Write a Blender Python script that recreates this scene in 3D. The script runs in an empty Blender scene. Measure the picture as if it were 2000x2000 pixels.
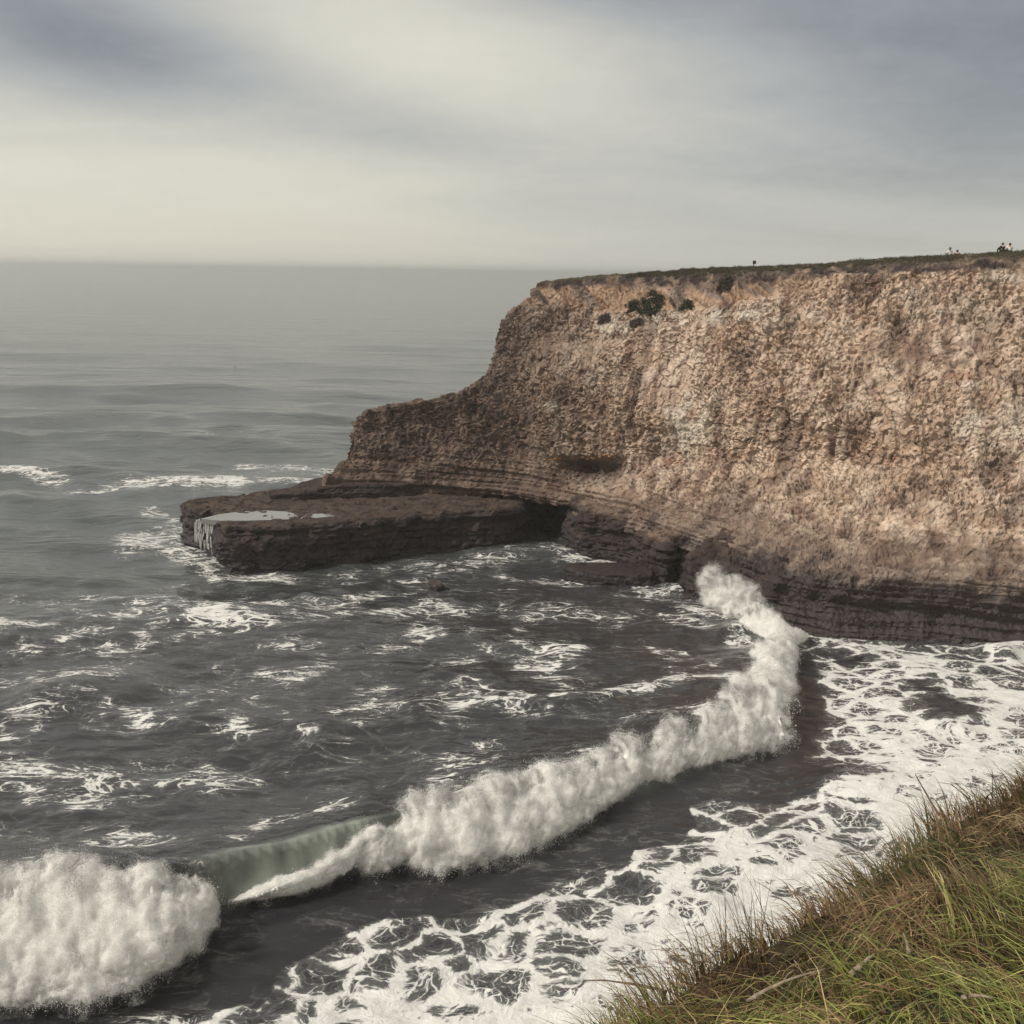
import bpy, bmesh, math, random
import numpy as np
from mathutils import Vector, Matrix

rng = np.random.default_rng(11)
random.seed(5)
scene = bpy.context.scene
col = scene.collection

# ------------------------------------------------------------------ camera
H, F = 26.0, 2144.0                      # eye above the sea (m), focal length in px of the 2000 px photograph
PITCH, ROLL = math.atan(469 / F), math.radians(0.87)
cf = np.array([0, math.cos(PITCH), -math.sin(PITCH)])
r0 = np.array([1.0, 0, 0]); u0 = np.cross(r0, cf)
cr = r0 * math.cos(ROLL) + u0 * math.sin(ROLL); cu = np.cross(cr, cf)
C0 = np.array([0, 0, H])
cam = bpy.data.cameras.new('camera')
cam.sensor_width = 36; cam.lens = 36 * F / 2000; cam.clip_start = 0.1; cam.clip_end = 60000
camo = bpy.data.objects.new('camera', cam); col.objects.link(camo)
M = Matrix.Identity(4)
for i in range(3):
    M[i][0], M[i][1], M[i][2], M[i][3] = cr[i], cu[i], -cf[i], C0[i]
camo.matrix_world = M
scene.camera = camo

# ------------------------------------------------------------------ exposure
scene.view_settings.view_transform = 'Standard'
scene.view_settings.look = 'None'
scene.view_settings.gamma = 1.0
scene.view_settings.exposure = 0.52
scene.view_settings.use_curve_mapping = False
scene.cycles.use_denoising = True
scene.cycles.use_adaptive_sampling = True
scene.cycles.adaptive_threshold = 0.02
scene.cycles.transparent_max_bounces = 64
scene.cycles.sample_clamp_indirect = 3.0
scene.cycles.max_bounces = 6
scene.cycles.diffuse_bounces = 3
scene.cycles.transmission_bounces = 3
scene.cycles.volume_bounces = 1

SUN_EL, SUN_AZ = math.radians(42), math.radians(-104)     # azimuth from +Y towards +X
sun_dir = np.array([math.sin(SUN_AZ) * math.cos(SUN_EL), math.cos(SUN_AZ) * math.cos(SUN_EL), math.sin(SUN_EL)])


# ------------------------------------------------------------------ node helpers
class NT:
    def __init__(s, tree):
        s.t = tree; s.n = tree.nodes; s.l = tree.links
    def node(s, typ, **kw):
        n = s.n.new(typ)
        for k, v in kw.items(): setattr(n, k, v)
        return n
    def put(s, sock, v):
        if isinstance(v, bpy.types.NodeSocket): s.l.new(v, sock)
        elif v is not None:
            try: sock.default_value = v
            except Exception:
                sock.default_value = (v, v, v) if not hasattr(v, '__len__') else tuple(v) + (1,)
    def m(s, op, a, b=None, c=None, clamp=False):
        n = s.node('ShaderNodeMath', operation=op); n.use_clamp = clamp
        for i, v in enumerate((a, b, c)):
            if v is not None: s.put(n.inputs[i], v)
        return n.outputs[0]
    def vm(s, op, a, b=None):
        n = s.node('ShaderNodeVectorMath', operation=op)
        s.put(n.inputs[0], a)
        if b is not None: s.put(n.inputs[1], b)
        return n.outputs[1] if op in ('DOT_PRODUCT', 'LENGTH', 'DISTANCE') else n.outputs[0]
    def mix(s, f, a, b):
        n = s.node('ShaderNodeMix', data_type='RGBA'); n.clamp_factor = True
        s.put(n.inputs[0], f); s.put(n.inputs[6], a); s.put(n.inputs[7], b)
        return n.outputs[2]
    def mulc(s, a, b):
        n = s.node('ShaderNodeMix', data_type='RGBA', blend_type='MULTIPLY')
        s.put(n.inputs[0], 1.0); s.put(n.inputs[6], a); s.put(n.inputs[7], b)
        return n.outputs[2]
    def ss(s, x, lo, hi):
        n = s.node('ShaderNodeMapRange', interpolation_type='SMOOTHSTEP')
        s.put(n.inputs[0], x); s.put(n.inputs[1], lo); s.put(n.inputs[2], hi)
        return n.outputs[0]
    def noise(s, vec, scale, detail=3, rough=0.55, dist=0.0, out=0):
        n = s.node('ShaderNodeTexNoise')
        if vec is not None: s.put(n.inputs['Vector'], vec)
        s.put(n.inputs['Scale'], scale); s.put(n.inputs['Detail'], detail)
        s.put(n.inputs['Roughness'], rough); s.put(n.inputs['Distortion'], dist)
        return n.outputs[out]
    def vor(s, vec, scale, feature='F1', out=0, rnd=1.0):
        n = s.node('ShaderNodeTexVoronoi', feature=feature)
        s.put(n.inputs['Vector'], vec); s.put(n.inputs['Scale'], scale); s.put(n.inputs['Randomness'], rnd)
        return n.outputs[out]
    def attr(s, name, out='Fac'):
        n = s.node('ShaderNodeAttribute', attribute_name=name)
        return n.outputs[out]
    def pos(s):
        return s.node('ShaderNodeNewGeometry').outputs['Position']
    def mapv(s, vec, scale, rot=(0, 0, 0)):
        n = s.node('ShaderNodeMapping')
        s.put(n.inputs['Vector'], vec); n.inputs['Scale'].default_value = scale; n.inputs['Rotation'].default_value = rot
        return n.outputs[0]
    def bump(s, h, strength=0.5, dist=0.1, normal=None):
        n = s.node('ShaderNodeBump')
        s.put(n.inputs['Height'], h); s.put(n.inputs['Strength'], strength); s.put(n.inputs['Distance'], dist)
        if normal is not None: s.put(n.inputs['Normal'], normal)
        return n.outputs[0]


def material(name):
    m = bpy.data.materials.new(name); m.use_nodes = True
    t = NT(m.node_tree); t.n.clear()
    out = t.node('ShaderNodeOutputMaterial')
    return m, t, out


def bsdf(t, color, rough=0.8, spec=0.3, normal=None, sss=None, trans=None):
    b = t.node('ShaderNodeBsdfPrincipled')
    t.put(b.inputs['Base Color'], color); t.put(b.inputs['Roughness'], rough)
    t.put(b.inputs['Specular IOR Level'], spec)
    if normal is not None: t.put(b.inputs['Normal'], normal)
    return b


# ------------------------------------------------------------------ sky (an overcast veil over a Nishita sky) and sun
def ray(U, V):
    return cf + cr * ((U - 1000) / F) - cu * ((V - 1000) / F)

world = bpy.data.worlds.new('World'); scene.world = world; world.use_nodes = True
t = NT(world.node_tree); t.n.clear()
wout = t.node('ShaderNodeOutputWorld'); bg = t.node('ShaderNodeBackground')
sky = t.node('ShaderNodeTexSky', sky_type='NISHITA'); sky.sun_disc = False
sky.sun_elevation = SUN_EL; sky.sun_rotation = SUN_AZ
d = t.node('ShaderNodeTexCoord').outputs['Generated']
sx = t.node('ShaderNodeSeparateXYZ'); t.put(sx.inputs[0], d)
x, y, z = sx.outputs
zz = t.m('MAXIMUM', z, 0.0)
den = t.m('ADD', zz, 0.16)
cv = t.node('ShaderNodeCombineXYZ')
t.put(cv.inputs[0], t.m('DIVIDE', x, den)); t.put(cv.inputs[1], t.m('DIVIDE', y, den))
cvr = t.mapv(cv.outputs[0], (0.55, 1.0, 1.0), (0, 0, 0.35))
n1 = t.noise(cvr, 0.9, 5, 0.5, 0.6)
n2 = t.noise(t.mapv(cv.outputs[0], (0.8, 0.8, 1.0), (0, 0, -0.2)), 4.2, 8, 0.62, 0.9)
def blob(U, V, ru, rv, tilt=0.0):
    dd = ray(U, V); dd /= np.linalg.norm(dd)
    e1 = np.cross(dd, [0, 0, 1]); e1 /= np.linalg.norm(e1); e2 = np.cross(e1, dd)
    c_, s_ = math.cos(tilt), math.sin(tilt)
    a1, a2 = e1 * c_ + e2 * s_, -e1 * s_ + e2 * c_
    a = t.m('MULTIPLY', t.vm('DOT_PRODUCT', t.vm('SUBTRACT', d, tuple(dd)), tuple(a1)), F / ru)
    b = t.m('MULTIPLY', t.vm('DOT_PRODUCT', t.vm('SUBTRACT', d, tuple(dd)), tuple(a2)), F / rv)
    q = t.m('ADD', t.m('MULTIPLY', a, a), t.m('MULTIPLY', b, b))
    return t.m('EXPONENT', t.m('MULTIPLY', q, -1.0))
g = t.m('MULTIPLY', t.m('SUBTRACT', n1, 0.5), 0.55)
g = t.m('ADD', g, t.m('MULTIPLY', t.m('SUBTRACT', n2, 0.5), 0.14))
n3 = t.noise(t.mapv(cv.outputs[0], (0.9, 0.6, 1.0), (0, 0, 0.5)), 11.0, 6, 0.6, 0.6)
g = t.m('ADD', g, t.m('MULTIPLY', t.m('SUBTRACT', n3, 0.5), 0.10))
g = t.m('ADD', g, 0.62)
for (U, V, ru, rv, tilt, k) in ((120, 60, 330, 120, -0.25, -0.50), (700, 215, 380, 70, -0.22, -0.20),
                                (2100, 80, 760, 430, 0.2, -0.52), (1350, -60, 420, 90, 0.0, -0.25),
                                (800, 80, 330, 110, -0.2, 0.20), (-50, 400, 700, 190, 0.0, 0.20), (1150, 170, 300, 120, 0, 0.08)):
    g = t.m('ADD', g, t.m('MULTIPLY', blob(U, V, ru, rv, tilt), k))
ramp = t.node('ShaderNodeValToRGB'); t.put(ramp.inputs[0], g)
cr_ = ramp.color_ramp
cr_.elements[0].position = 0.05; cr_.elements[0].color = (0.150, 0.160, 0.178, 1)
cr_.elements[1].position = 0.95; cr_.elements[1].color = (0.56, 0.54, 0.455, 1)
e = cr_.elements.new(0.35); e.color = (0.300, 0.303, 0.300, 1)
e = cr_.elements.new(0.65); e.color = (0.455, 0.440, 0.380, 1)
hz = t.m('EXPONENT', t.m('MULTIPLY', zz, -14.0))
skyc = t.mix(t.m('MULTIPLY', hz, 0.55), ramp.outputs[0], (0.50, 0.485, 0.415, 1))
veil = t.node('ShaderNodeMix', data_type='RGBA', blend_type='MULTIPLY')
t.put(veil.inputs[0], 1.0); t.put(veil.inputs[6], skyc); veil.inputs[7].default_value = (10, 10, 10, 1)
mx = t.mix(0.93, sky.outputs[0], veil.outputs[2])
t.put(bg.inputs[0], mx); bg.inputs[1].default_value = 0.1
t.l.new(bg.outputs[0], wout.inputs[0])

sun = bpy.data.lights.new('sun', 'SUN'); sun.energy = 2.5; sun.angle = math.radians(6); sun.color = (1.0, 0.94, 0.84)
suno = bpy.data.objects.new('sun', sun); col.objects.link(suno)
suno.rotation_euler = Vector(sun_dir).to_track_quat('Z', 'Y').to_euler()
suno.location = (-60, -30, 80)


# ------------------------------------------------------------------ geometry helpers
def atz(U, V, z):
    d = ray(U, V); return C0 + d * ((z - H) / d[2])
def aty(U, V, y):
    d = ray(U, V); return C0 + d * (y / d[1])
def proj(P):
    q = P - C0; dpt = q @ cf
    return 1000 + F * (q @ cr) / dpt, 1000 - F * (q @ cu) / dpt

def hash3(i, j, k, seed):
    h = (i.astype(np.int64) * 374761393 + j.astype(np.int64) * 668265263 + k.astype(np.int64) * 1442695041 + seed * 974634777) & 0xFFFFFFFF
    h = ((h ^ (h >> 13)) * 1274126177) & 0xFFFFFFFF
    h = ((h ^ (h >> 16)) * 2246822519) & 0xFFFFFFFF
    return h ^ (h >> 15)
def u01(h): return (h & 0xFFFF) / 65535.0

def perlin(P, seed=0):
    P = np.asarray(P, dtype=np.float64)
    i = np.floor(P).astype(np.int64); f = P - i
    w = f * f * f * (f * (f * 6 - 15) + 10)
    res = 0
    for dx in (0, 1):
        for dy in (0, 1):
            for dz in (0, 1):
                h = hash3(i[..., 0] + dx, i[..., 1] + dy, i[..., 2] + dz, seed)
                gx = (h & 1023) / 511.5 - 1; gy = ((h >> 10) & 1023) / 511.5 - 1; gz = ((h >> 20) & 1023) / 511.5 - 1
                dot = gx * (f[..., 0] - dx) + gy * (f[..., 1] - dy) + gz * (f[..., 2] - dz)
                wt = (w[..., 0] if dx else 1 - w[..., 0]) * (w[..., 1] if dy else 1 - w[..., 1]) * (w[..., 2] if dz else 1 - w[..., 2])
                res = res + dot * wt
    return res
def fbm(P, octv=4, seed=0, gain=0.5, lac=2.03, billow=False):
    a, s, r = 1.0, 1.0, 0
    for o in range(octv):
        n = perlin(P * s, seed + o * 17)
        r = r + a * ((np.abs(n) * 2 - 0.5) if billow else n)
        a *= gain; s *= lac
    return r
def facets(P, seed=0, tilt=0.9):
    """height of planar rock chips: nearest cell, a random level and a random tilt for each"""
    b = np.floor(P - 0.5).astype(np.int64)
    best = np.full(P.shape[:-1], 9.0); out = np.zeros(P.shape[:-1]); second = best.copy()
    for dx in (0, 1):
        for dy in (0, 1):
            for dz in (0, 1):
                i, j, k = b[..., 0] + dx, b[..., 1] + dy, b[..., 2] + dz
                h = hash3(i, j, k, seed)
                q = P - np.stack([i + 0.1 + 0.8 * ((h & 255) / 255), j + 0.1 + 0.8 * (((h >> 8) & 255) / 255), k + 0.1 + 0.8 * (((h >> 16) & 255) / 255)], -1)
                ds = (q * q).sum(-1)
                h2 = hash3(i, j, k, seed + 5)
                v = u01(h2) - 0.5 + tilt * (q[..., 0] * ((h2 >> 4 & 255) / 127.5 - 1) + q[..., 1] * ((h2 >> 12 & 255) / 127.5 - 1) + q[..., 2] * ((h2 >> 20 & 255) / 127.5 - 1))
                m = ds < best
                second = np.where(m, best, np.minimum(second, ds))
                best = np.where(m, ds, best); out = np.where(m, v, out)
    return out, np.sqrt(second) - np.sqrt(best)
def sstep(x, a, b):
    q = np.clip((x - a) / (b - a), 0, 1); return q * q * (3 - 2 * q)

def pchip(x, y, xi):
    """monotone cubic along axis 0"""
    x = np.asarray(x, float); y = np.asarray(y, float)
    h = np.diff(x); hh = h.reshape(-1, *([1] * (y.ndim - 1)))
    dl = np.diff(y, axis=0) / hh
    dd = np.zeros_like(y)
    if len(x) > 2:
        w1 = 2 * hh[1:] + hh[:-1]; w2 = hh[1:] + 2 * hh[:-1]
        ok = dl[:-1] * dl[1:] > 0
        with np.errstate(divide='ignore', invalid='ignore'):
            dm = (w1 + w2) / (w1 / dl[:-1] + w2 / dl[1:])
        dd[1:-1] = np.where(ok, dm, 0)
    dd[0] = dl[0]; dd[-1] = dl[-1]
    k = np.clip(np.searchsorted(x, xi, side='right') - 1, 0, len(x) - 2)
    s = ((xi - x[k]) / h[k]).reshape(-1, *([1] * (y.ndim - 1))); H_ = hh[k]
    return (y[k] * (1 + 2 * s) * (1 - s) ** 2 + dd[k] * H_ * s * (1 - s) ** 2 + y[k + 1] * s * s * (3 - 2 * s) + dd[k + 1] * H_ * s * s * (s - 1))

def build(name, V, faces, mat, parent=None, attrs=None, smooth=True, kind=None, label=None, cat=None, group=None):
    """faces: list of (n,k) int arrays"""
    me = bpy.data.meshes.new(name)
    V = np.ascontiguousarray(V, dtype=np.float32).reshape(-1, 3)
    me.vertices.add(len(V)); me.vertices.foreach_set('co', V.ravel())
    tot = [f.shape[1] for f in faces for _ in range(1)]
    loops = np.concatenate([np.asarray(f, dtype=np.int32).ravel() for f in faces])
    sizes = np.concatenate([np.full(len(f), f.shape[1], dtype=np.int32) for f in faces])
    me.loops.add(len(loops)); me.loops.foreach_set('vertex_index', loops)
    me.polygons.add(len(sizes))
    me.polygons.foreach_set('loop_start', np.concatenate([[0], np.cumsum(sizes)[:-1]]).astype(np.int32))
    me.polygons.foreach_set('use_smooth', np.full(len(sizes), bool(smooth)))
    me.update(calc_edges=True)
    for k, a in (attrs or {}).items():
        a = np.asarray(a, dtype=np.float32)
        if a.ndim >= 2 and a.shape[-1] == 3:
            a = a.reshape(-1, 3); a = np.concatenate([a, np.ones((len(a), 1), np.float32)], 1)
            at = me.attributes.new(k, 'FLOAT_COLOR', 'POINT'); at.data.foreach_set('color', np.ascontiguousarray(a).ravel())
        else:
            at = me.attributes.new(k, 'FLOAT', 'POINT'); at.data.foreach_set('value', np.ascontiguousarray(a).ravel())
    if mat: me.materials.append(mat)
    o = bpy.data.objects.new(name, me); col.objects.link(o)
    if parent is not None: o.parent = parent
    tag(o, label, cat, group, kind)
    return o
def tag(o, label=None, cat=None, group=None, kind=None):
    if label: o['label'] = label
    if cat: o['category'] = cat
    if group: o['group'] = group
    if kind: o['kind'] = kind
    return o
def gridfaces(ny, nx, wrap=False):
    a = np.arange(ny * nx).reshape(ny, nx)
    if wrap: a = np.concatenate([a, a[:, :1]], 1)
    return np.stack([a[:-1, :-1], a[:-1, 1:], a[1:, 1:], a[1:, :-1]], -1).reshape(-1, 4)
def normals(P):
    du = np.gradient(P, axis=1); dv = np.gradient(P, axis=0)
    n = np.cross(du, dv); n /= np.linalg.norm(n, axis=-1, keepdims=True) + 1e-9
    return n
def mesh_of(bm_fn, name, mat, parent=None, **kw):
    bm = bmesh.new(); bm_fn(bm); me = bpy.data.meshes.new(name); bm.to_mesh(me); bm.free()
    if mat: me.materials.append(mat)
    o = bpy.data.objects.new(name, me); col.objects.link(o); o.parent = parent
    for p in me.polygons: p.use_smooth = kw.get('smooth', True)
    return o
def polydist(pts, P):
    """distance, arclength fraction index and side of P (n,2) from polyline pts (m,2)"""
    best = np.full(len(P), 1e9); par = np.zeros(len(P)); side = np.zeros(len(P))
    for k in range(len(pts) - 1):
        a, b = pts[k], pts[k + 1]; ab = b - a; L = ab @ ab + 1e-12
        s = np.clip(((P - a) @ ab) / L, 0, 1)
        dv = P - (a + s[:, None] * ab); dd = np.hypot(dv[:, 0], dv[:, 1])
        m = dd < best
        best = np.where(m, dd, best); par = np.where(m, k + s, par)
        side = np.where(m, np.sign(ab[0] * (P[:, 1] - a[1]) - ab[1] * (P[:, 0] - a[0])), side)
    return best, par, side
def inside(poly, P):
    r = np.zeros(len(P), bool); n = len(poly)
    for i in range(n):
        x1, y1 = poly[i]; x2, y2 = poly[(i + 1) % n]
        if y1 == y2: continue
        c = ((y1 > P[:, 1]) != (y2 > P[:, 1])) & (P[:, 0] < (x2 - x1) * (P[:, 1] - y1) / (y2 - y1) + x1)
        r ^= c
    return r


# ------------------------------------------------------------------ materials
# sea water with its drifting foam
m_sea, t, out = material('sea_water')
p = t.pos(); foam = t.attr('foam'); aer = t.attr('aer'); calm = t.attr('calm')
pw = t.vm('ADD', p, t.vm('SCALE', t.vm('SUBTRACT', t.noise(p, 0.55, 3, 0.5, 0, 1), (0.5, 0.5, 0.5))))
for nn in t.n:
    if nn.type == 'VECT_MATH' and nn.operation == 'SCALE': nn.inputs[3].default_value = 1.9
pf = t.mapv(pw, (0.85, 1.0, 0.0), (0, 0, 0.4))
ve1 = t.vor(pf, 0.50, 'DISTANCE_TO_EDGE'); ve2 = t.vor(pf, 1.5, 'DISTANCE_TO_EDGE')
fn = t.noise(pf, 0.9, 6, 0.62); fn2 = t.noise(pf, 5.0, 4, 0.6)
g1 = t.m('SUBTRACT', 1.0, t.m('MULTIPLY', ve1, 3.0))
g2 = t.m('SUBTRACT', 0.80, t.m('MULTIPLY', ve2, 3.2))
ve3 = t.vor(pf, 4.6, 'DISTANCE_TO_EDGE')
G = t.m('MAXIMUM', t.m('MAXIMUM', g1, g2), t.m('SUBTRACT', 0.70, t.m('MULTIPLY', ve3, 3.4)))
zonef = t.ss(t.attr('zone'), 0.15, 0.5)
pq = t.mapv(p, (0.45, 1.0, 0.0), (0, 0, -0.2))
def ridge(vec, sc, k, dist):
    return t.m('SUBTRACT', 1.0, t.m('MULTIPLY', t.m('ABSOLUTE', t.m('SUBTRACT', t.noise(vec, sc, 4, 0.55, dist), 0.5)), k))
fil = t.m('MAXIMUM', ridge(pq, 0.55, 10.5, 1.2), t.m('SUBTRACT', ridge(pq, 1.7, 9.0, 0.8), 0.16))
fil = t.m('SUBTRACT', fil, 0.12)
fil = t.m('ADD', fil, t.m('ADD', t.m('MULTIPLY', t.m('SUBTRACT', fn, 0.5), 0.8), t.m('MULTIPLY', t.m('SUBTRACT', fn2, 0.5), 0.55)))
G = t.m('ADD', G, t.m('MULTIPLY', t.m('SUBTRACT', fn, 0.5), 1.25))
G = t.m('ADD', G, t.m('MULTIPLY', t.m('SUBTRACT', fn2, 0.5), 0.75))
gm = t.node('ShaderNodeMix', data_type='FLOAT'); t.put(gm.inputs[0], zonef); t.put(gm.inputs[2], fil); t.put(gm.inputs[3], G)
G = gm.outputs[0]
thr = t.m('SUBTRACT', 1.48, t.m('MULTIPLY', foam, 1.28))
mask = t.ss(G, t.m('SUBTRACT', thr, 0.10), t.m('ADD', thr, 0.16))
film = t.m('MULTIPLY', t.ss(G, t.m('SUBTRACT', thr, 0.55), t.m('ADD', thr, 0.10)), t.m('MULTIPLY', t.noise(pf, 2.4, 4, 0.6), 0.24))
mask = t.m('MULTIPLY', t.m('MAXIMUM', mask, film), t.ss(foam, 0.02, 0.12))
mask = t.m('MULTIPLY', mask, t.m('ADD', 0.80, t.m('MULTIPLY', t.ss(t.noise(pf, 1.3, 5, 0.65), 0.35, 0.6), 0.20)))
# wavelets below the size of the mesh
pa = t.mapv(p, (0.45, 1.0, 1.0), (0, 0, 0.12)); pb = t.mapv(p, (0.6, 1.0, 1.0), (0, 0, -0.5))
w1 = t.noise(pa, 0.42, 2, 0.5, 0.3); w2 = t.noise(pb, 1.1, 3, 0.55, 0.4); w3 = t.noise(pa, 3.6, 3, 0.6, 0.2)
hgt = t.m('ADD', t.m('MULTIPLY', w1, 0.20), t.m('ADD', t.m('MULTIPLY', w2, 0.10), t.m('MULTIPLY', w3, 0.034)))
w0_ = t.noise(t.mapv(p, (0.38, 1.0, 1.0), (0, 0, 0.08)), 0.10, 4, 0.6, 0.5); wf = t.noise(t.mapv(p, (0.30, 1.0, 1.0), (0, 0, 0.05)), 0.035, 3, 0.6, 0.4)
hgt = t.m('ADD', hgt, t.m('ADD', t.m('MULTIPLY', w0_, 0.75), t.m('MULTIPLY', wf, 1.1)))
hgt = t.m('MULTIPLY', hgt, calm)
nb = t.bump(hgt, 1.0, 1.0)
wbase = t.mix(t.ss(calm, 0.6, 1.0), (0.022, 0.021, 0.025, 1), (0.055, 0.063, 0.066, 1))
wcol = t.mix(aer, wbase, (0.50, 0.55, 0.47, 1))
wcol = t.mix(t.m('MULTIPLY', t.ss(foam, 0.3, 1.0), 0.25), wcol, (0.10, 0.10, 0.10, 1))
wat = bsdf(t, wcol, 0.10, 0.5, nb); wat.inputs['IOR'].default_value = 1.333
fbn = t.bump(t.m('ADD', t.m('MULTIPLY', mask, 0.05), t.m('MULTIPLY', fn2, 0.10)), 0.8, 1.0)
fom = bsdf(t, t.mix(fn2, (0.58, 0.57, 0.555, 1), (0.75, 0.74, 0.715, 1)), 0.95, 0.1, fbn)
ms = t.node('ShaderNodeMixShader'); t.put(ms.inputs[0], mask)
t.l.new(wat.outputs[0], ms.inputs[1]); t.l.new(fom.outputs[0], ms.inputs[2]); t.l.new(ms.outputs[0], out.inputs[0])

# whitewater and flying drops
def white(name, c1, c2, tr=0.35, fine=True):
    m, t, out = material(name)
    p = t.pos(); n = t.noise(p, 9.0, 5, 0.65)
    nrm = t.bump(n, 0.9, 0.12) if fine else None
    b = bsdf(t, t.mix(t.noise(p, 1.7, 4, 0.6), c1, c2), 1.0, 0.05, nrm)
    tl = t.node('ShaderNodeBsdfTranslucent'); t.put(tl.inputs[0], c2)
    ms = t.node('ShaderNodeMixShader'); ms.inputs[0].default_value = tr
    t.l.new(b.outputs[0], ms.inputs[1]); t.l.new(tl.outputs[0], ms.inputs[2]); t.l.new(ms.outputs[0], out.inputs[0])
    return m
def whitewater_mat():
    m, t, out = material('whitewater')
    p = t.pos(); n = t.noise(p, 7.0, 6, 0.7); ed = t.attr('edge')
    cw = t.mix(t.noise(p, 1.7, 4, 0.6), (0.84, 0.83, 0.81, 1), (0.94, 0.93, 0.91, 1))
    b = bsdf(t, cw, 1.0, 0.02, t.bump(n, 0.7, 0.06))
    tl = t.node('ShaderNodeBsdfTranslucent'); t.put(tl.inputs[0], cw)
    m1 = t.node('ShaderNodeMixShader'); t.put(m1.inputs[0], t.m('ADD', 0.12, t.m('MULTIPLY', t.attr('sheet'), 0.38)))
    t.l.new(b.outputs[0], m1.inputs[1]); t.l.new(tl.outputs[0], m1.inputs[2])
    tr = t.node('ShaderNodeBsdfTransparent')
    hole = t.m('ADD', t.m('MULTIPLY', t.noise(p, 1.9, 5, 0.75), 0.5), t.m('MULTIPLY', t.noise(p, 17.0, 3, 0.75), 0.5))
    a = t.ss(t.m('ADD', hole, t.m('MULTIPLY', ed, 0.55)), 0.56, 0.84)
    ms = t.node('ShaderNodeMixShader'); t.put(ms.inputs[0], a)
    t.l.new(tr.outputs[0], ms.inputs[1]); t.l.new(m1.outputs[0], ms.inputs[2]); t.l.new(ms.outputs[0], out.inputs[0])
    return m
m_white = whitewater_mat()
m_spray = white('spray_drops', (0.86, 0.85, 0.82, 1), (0.90, 0.89, 0.87, 1), 0.08, False)

# rock: colour from the vertex attribute, fine grain and relief here
def rockmat(name, wet=0.0, bscale=1.0):
    m, t, out = material(name)
    p = t.pos(); c = t.attr('col', 'Color')
    n1 = t.noise(p, 2.3 * bscale, 6, 0.7); n2 = t.noise(p, 9.0 * bscale, 4, 0.7)
    pv = t.mapv(p, (1.0, 1.0, 0.8), (0.0, 0.7, 0.3))
    v1 = t.vor(t.vm('ADD', pv, t.noise(p, 1.2, 3, 0.6, 0, 1)), 2.1 * bscale, 'F1')
    fac = t.m('ADD', 0.62, t.m('ADD', t.m('MULTIPLY', n1, 0.45), t.m('MULTIPLY', n2, 0.30)))
    cc = t.node('ShaderNodeVectorMath', operation='SCALE'); t.put(cc.inputs[0], c); t.put(cc.inputs[3], fac)
    wetf = t.attr('wet')
    h = t.m('ADD', t.m('MULTIPLY', n1, 0.5), t.m('ADD', t.m('MULTIPLY', n2, 0.22), t.m('MULTIPLY', v1, 0.35)))
    nrm = t.bump(h, 1.0, 0.30)
    b = bsdf(t, cc.outputs[0], t.m('SUBTRACT', 0.95, t.m('MULTIPLY', wetf, 0.45)), t.m('ADD', 0.12, t.m('MULTIPLY', wetf, 0.3)), nrm)
    t.l.new(b.outputs[0], out.inputs[0])
    return m
m_rock = rockmat('cliff_rock')

def flat(name, color, rough=0.8, spec=0.2, scale=20, var=0.3):
    m, t, out = material(name)
    n = t.noise(t.node('ShaderNodeTexCoord').outputs['Object'], scale, 4, 0.6)
    f = t.m('ADD', 1 - var / 2, t.m('MULTIPLY', t.m('SUBTRACT', n, 0.5), var * 2))
    cc = t.node('ShaderNodeVectorMath', operation='SCALE'); cc.inputs[0].default_value = color[:3]; t.put(cc.inputs[3], f)
    b = bsdf(t, cc.outputs[0], rough, spec, t.bump(n, 0.4, 0.01))
    t.l.new(b.outputs[0], out.inputs[0]); return m

def leafmat(name, tr=0.3):
    m, t, out = material(name)
    c = t.attr('col', 'Color')
    b = bsdf(t, c, 0.55, 0.25)
    tl = t.node('ShaderNodeBsdfTranslucent'); t.put(tl.inputs[0], c)
    ms = t.node('ShaderNodeMixShader'); ms.inputs[0].default_value = tr
    t.l.new(b.outputs[0], ms.inputs[1]); t.l.new(tl.outputs[0], ms.inputs[2]); t.l.new(ms.outputs[0], out.inputs[0])
    return m
m_grass = leafmat('grass_blades', 0.30)
m_leaf = leafmat('shrub_leaves', 0.25)

# ------------------------------------------------------------------ the sea
# line of the breaker's crest: px, py, height (m)
BR = np.array([(-500, 1780, 2.0), (-250, 1745, 2.1), (-100, 1722, 2.2), (0, 1714, 2.2), (160, 1692, 2.2), (300, 1690, 2.15), (420, 1671, 2.1), (560, 1645, 2.0),
               (725, 1606, 2.0), (815, 1575, 1.9), (900, 1565, 1.8), (1035, 1522, 1.8), (1160, 1492, 1.7), (1250, 1466, 1.7), (1330, 1436, 1.7),
               (1400, 1396, 1.8), (1450, 1352, 1.6), (1485, 1325, 1.1), (1505, 1290, 0.6), (1512, 1255, 0.5), (1495, 1215, 0.5), (1475, 1180, 0.6), (1470, 1150, 0.5)], float)
BRW = np.array([atz(a, b, c)[:2] for a, b, c in BR])

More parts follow.
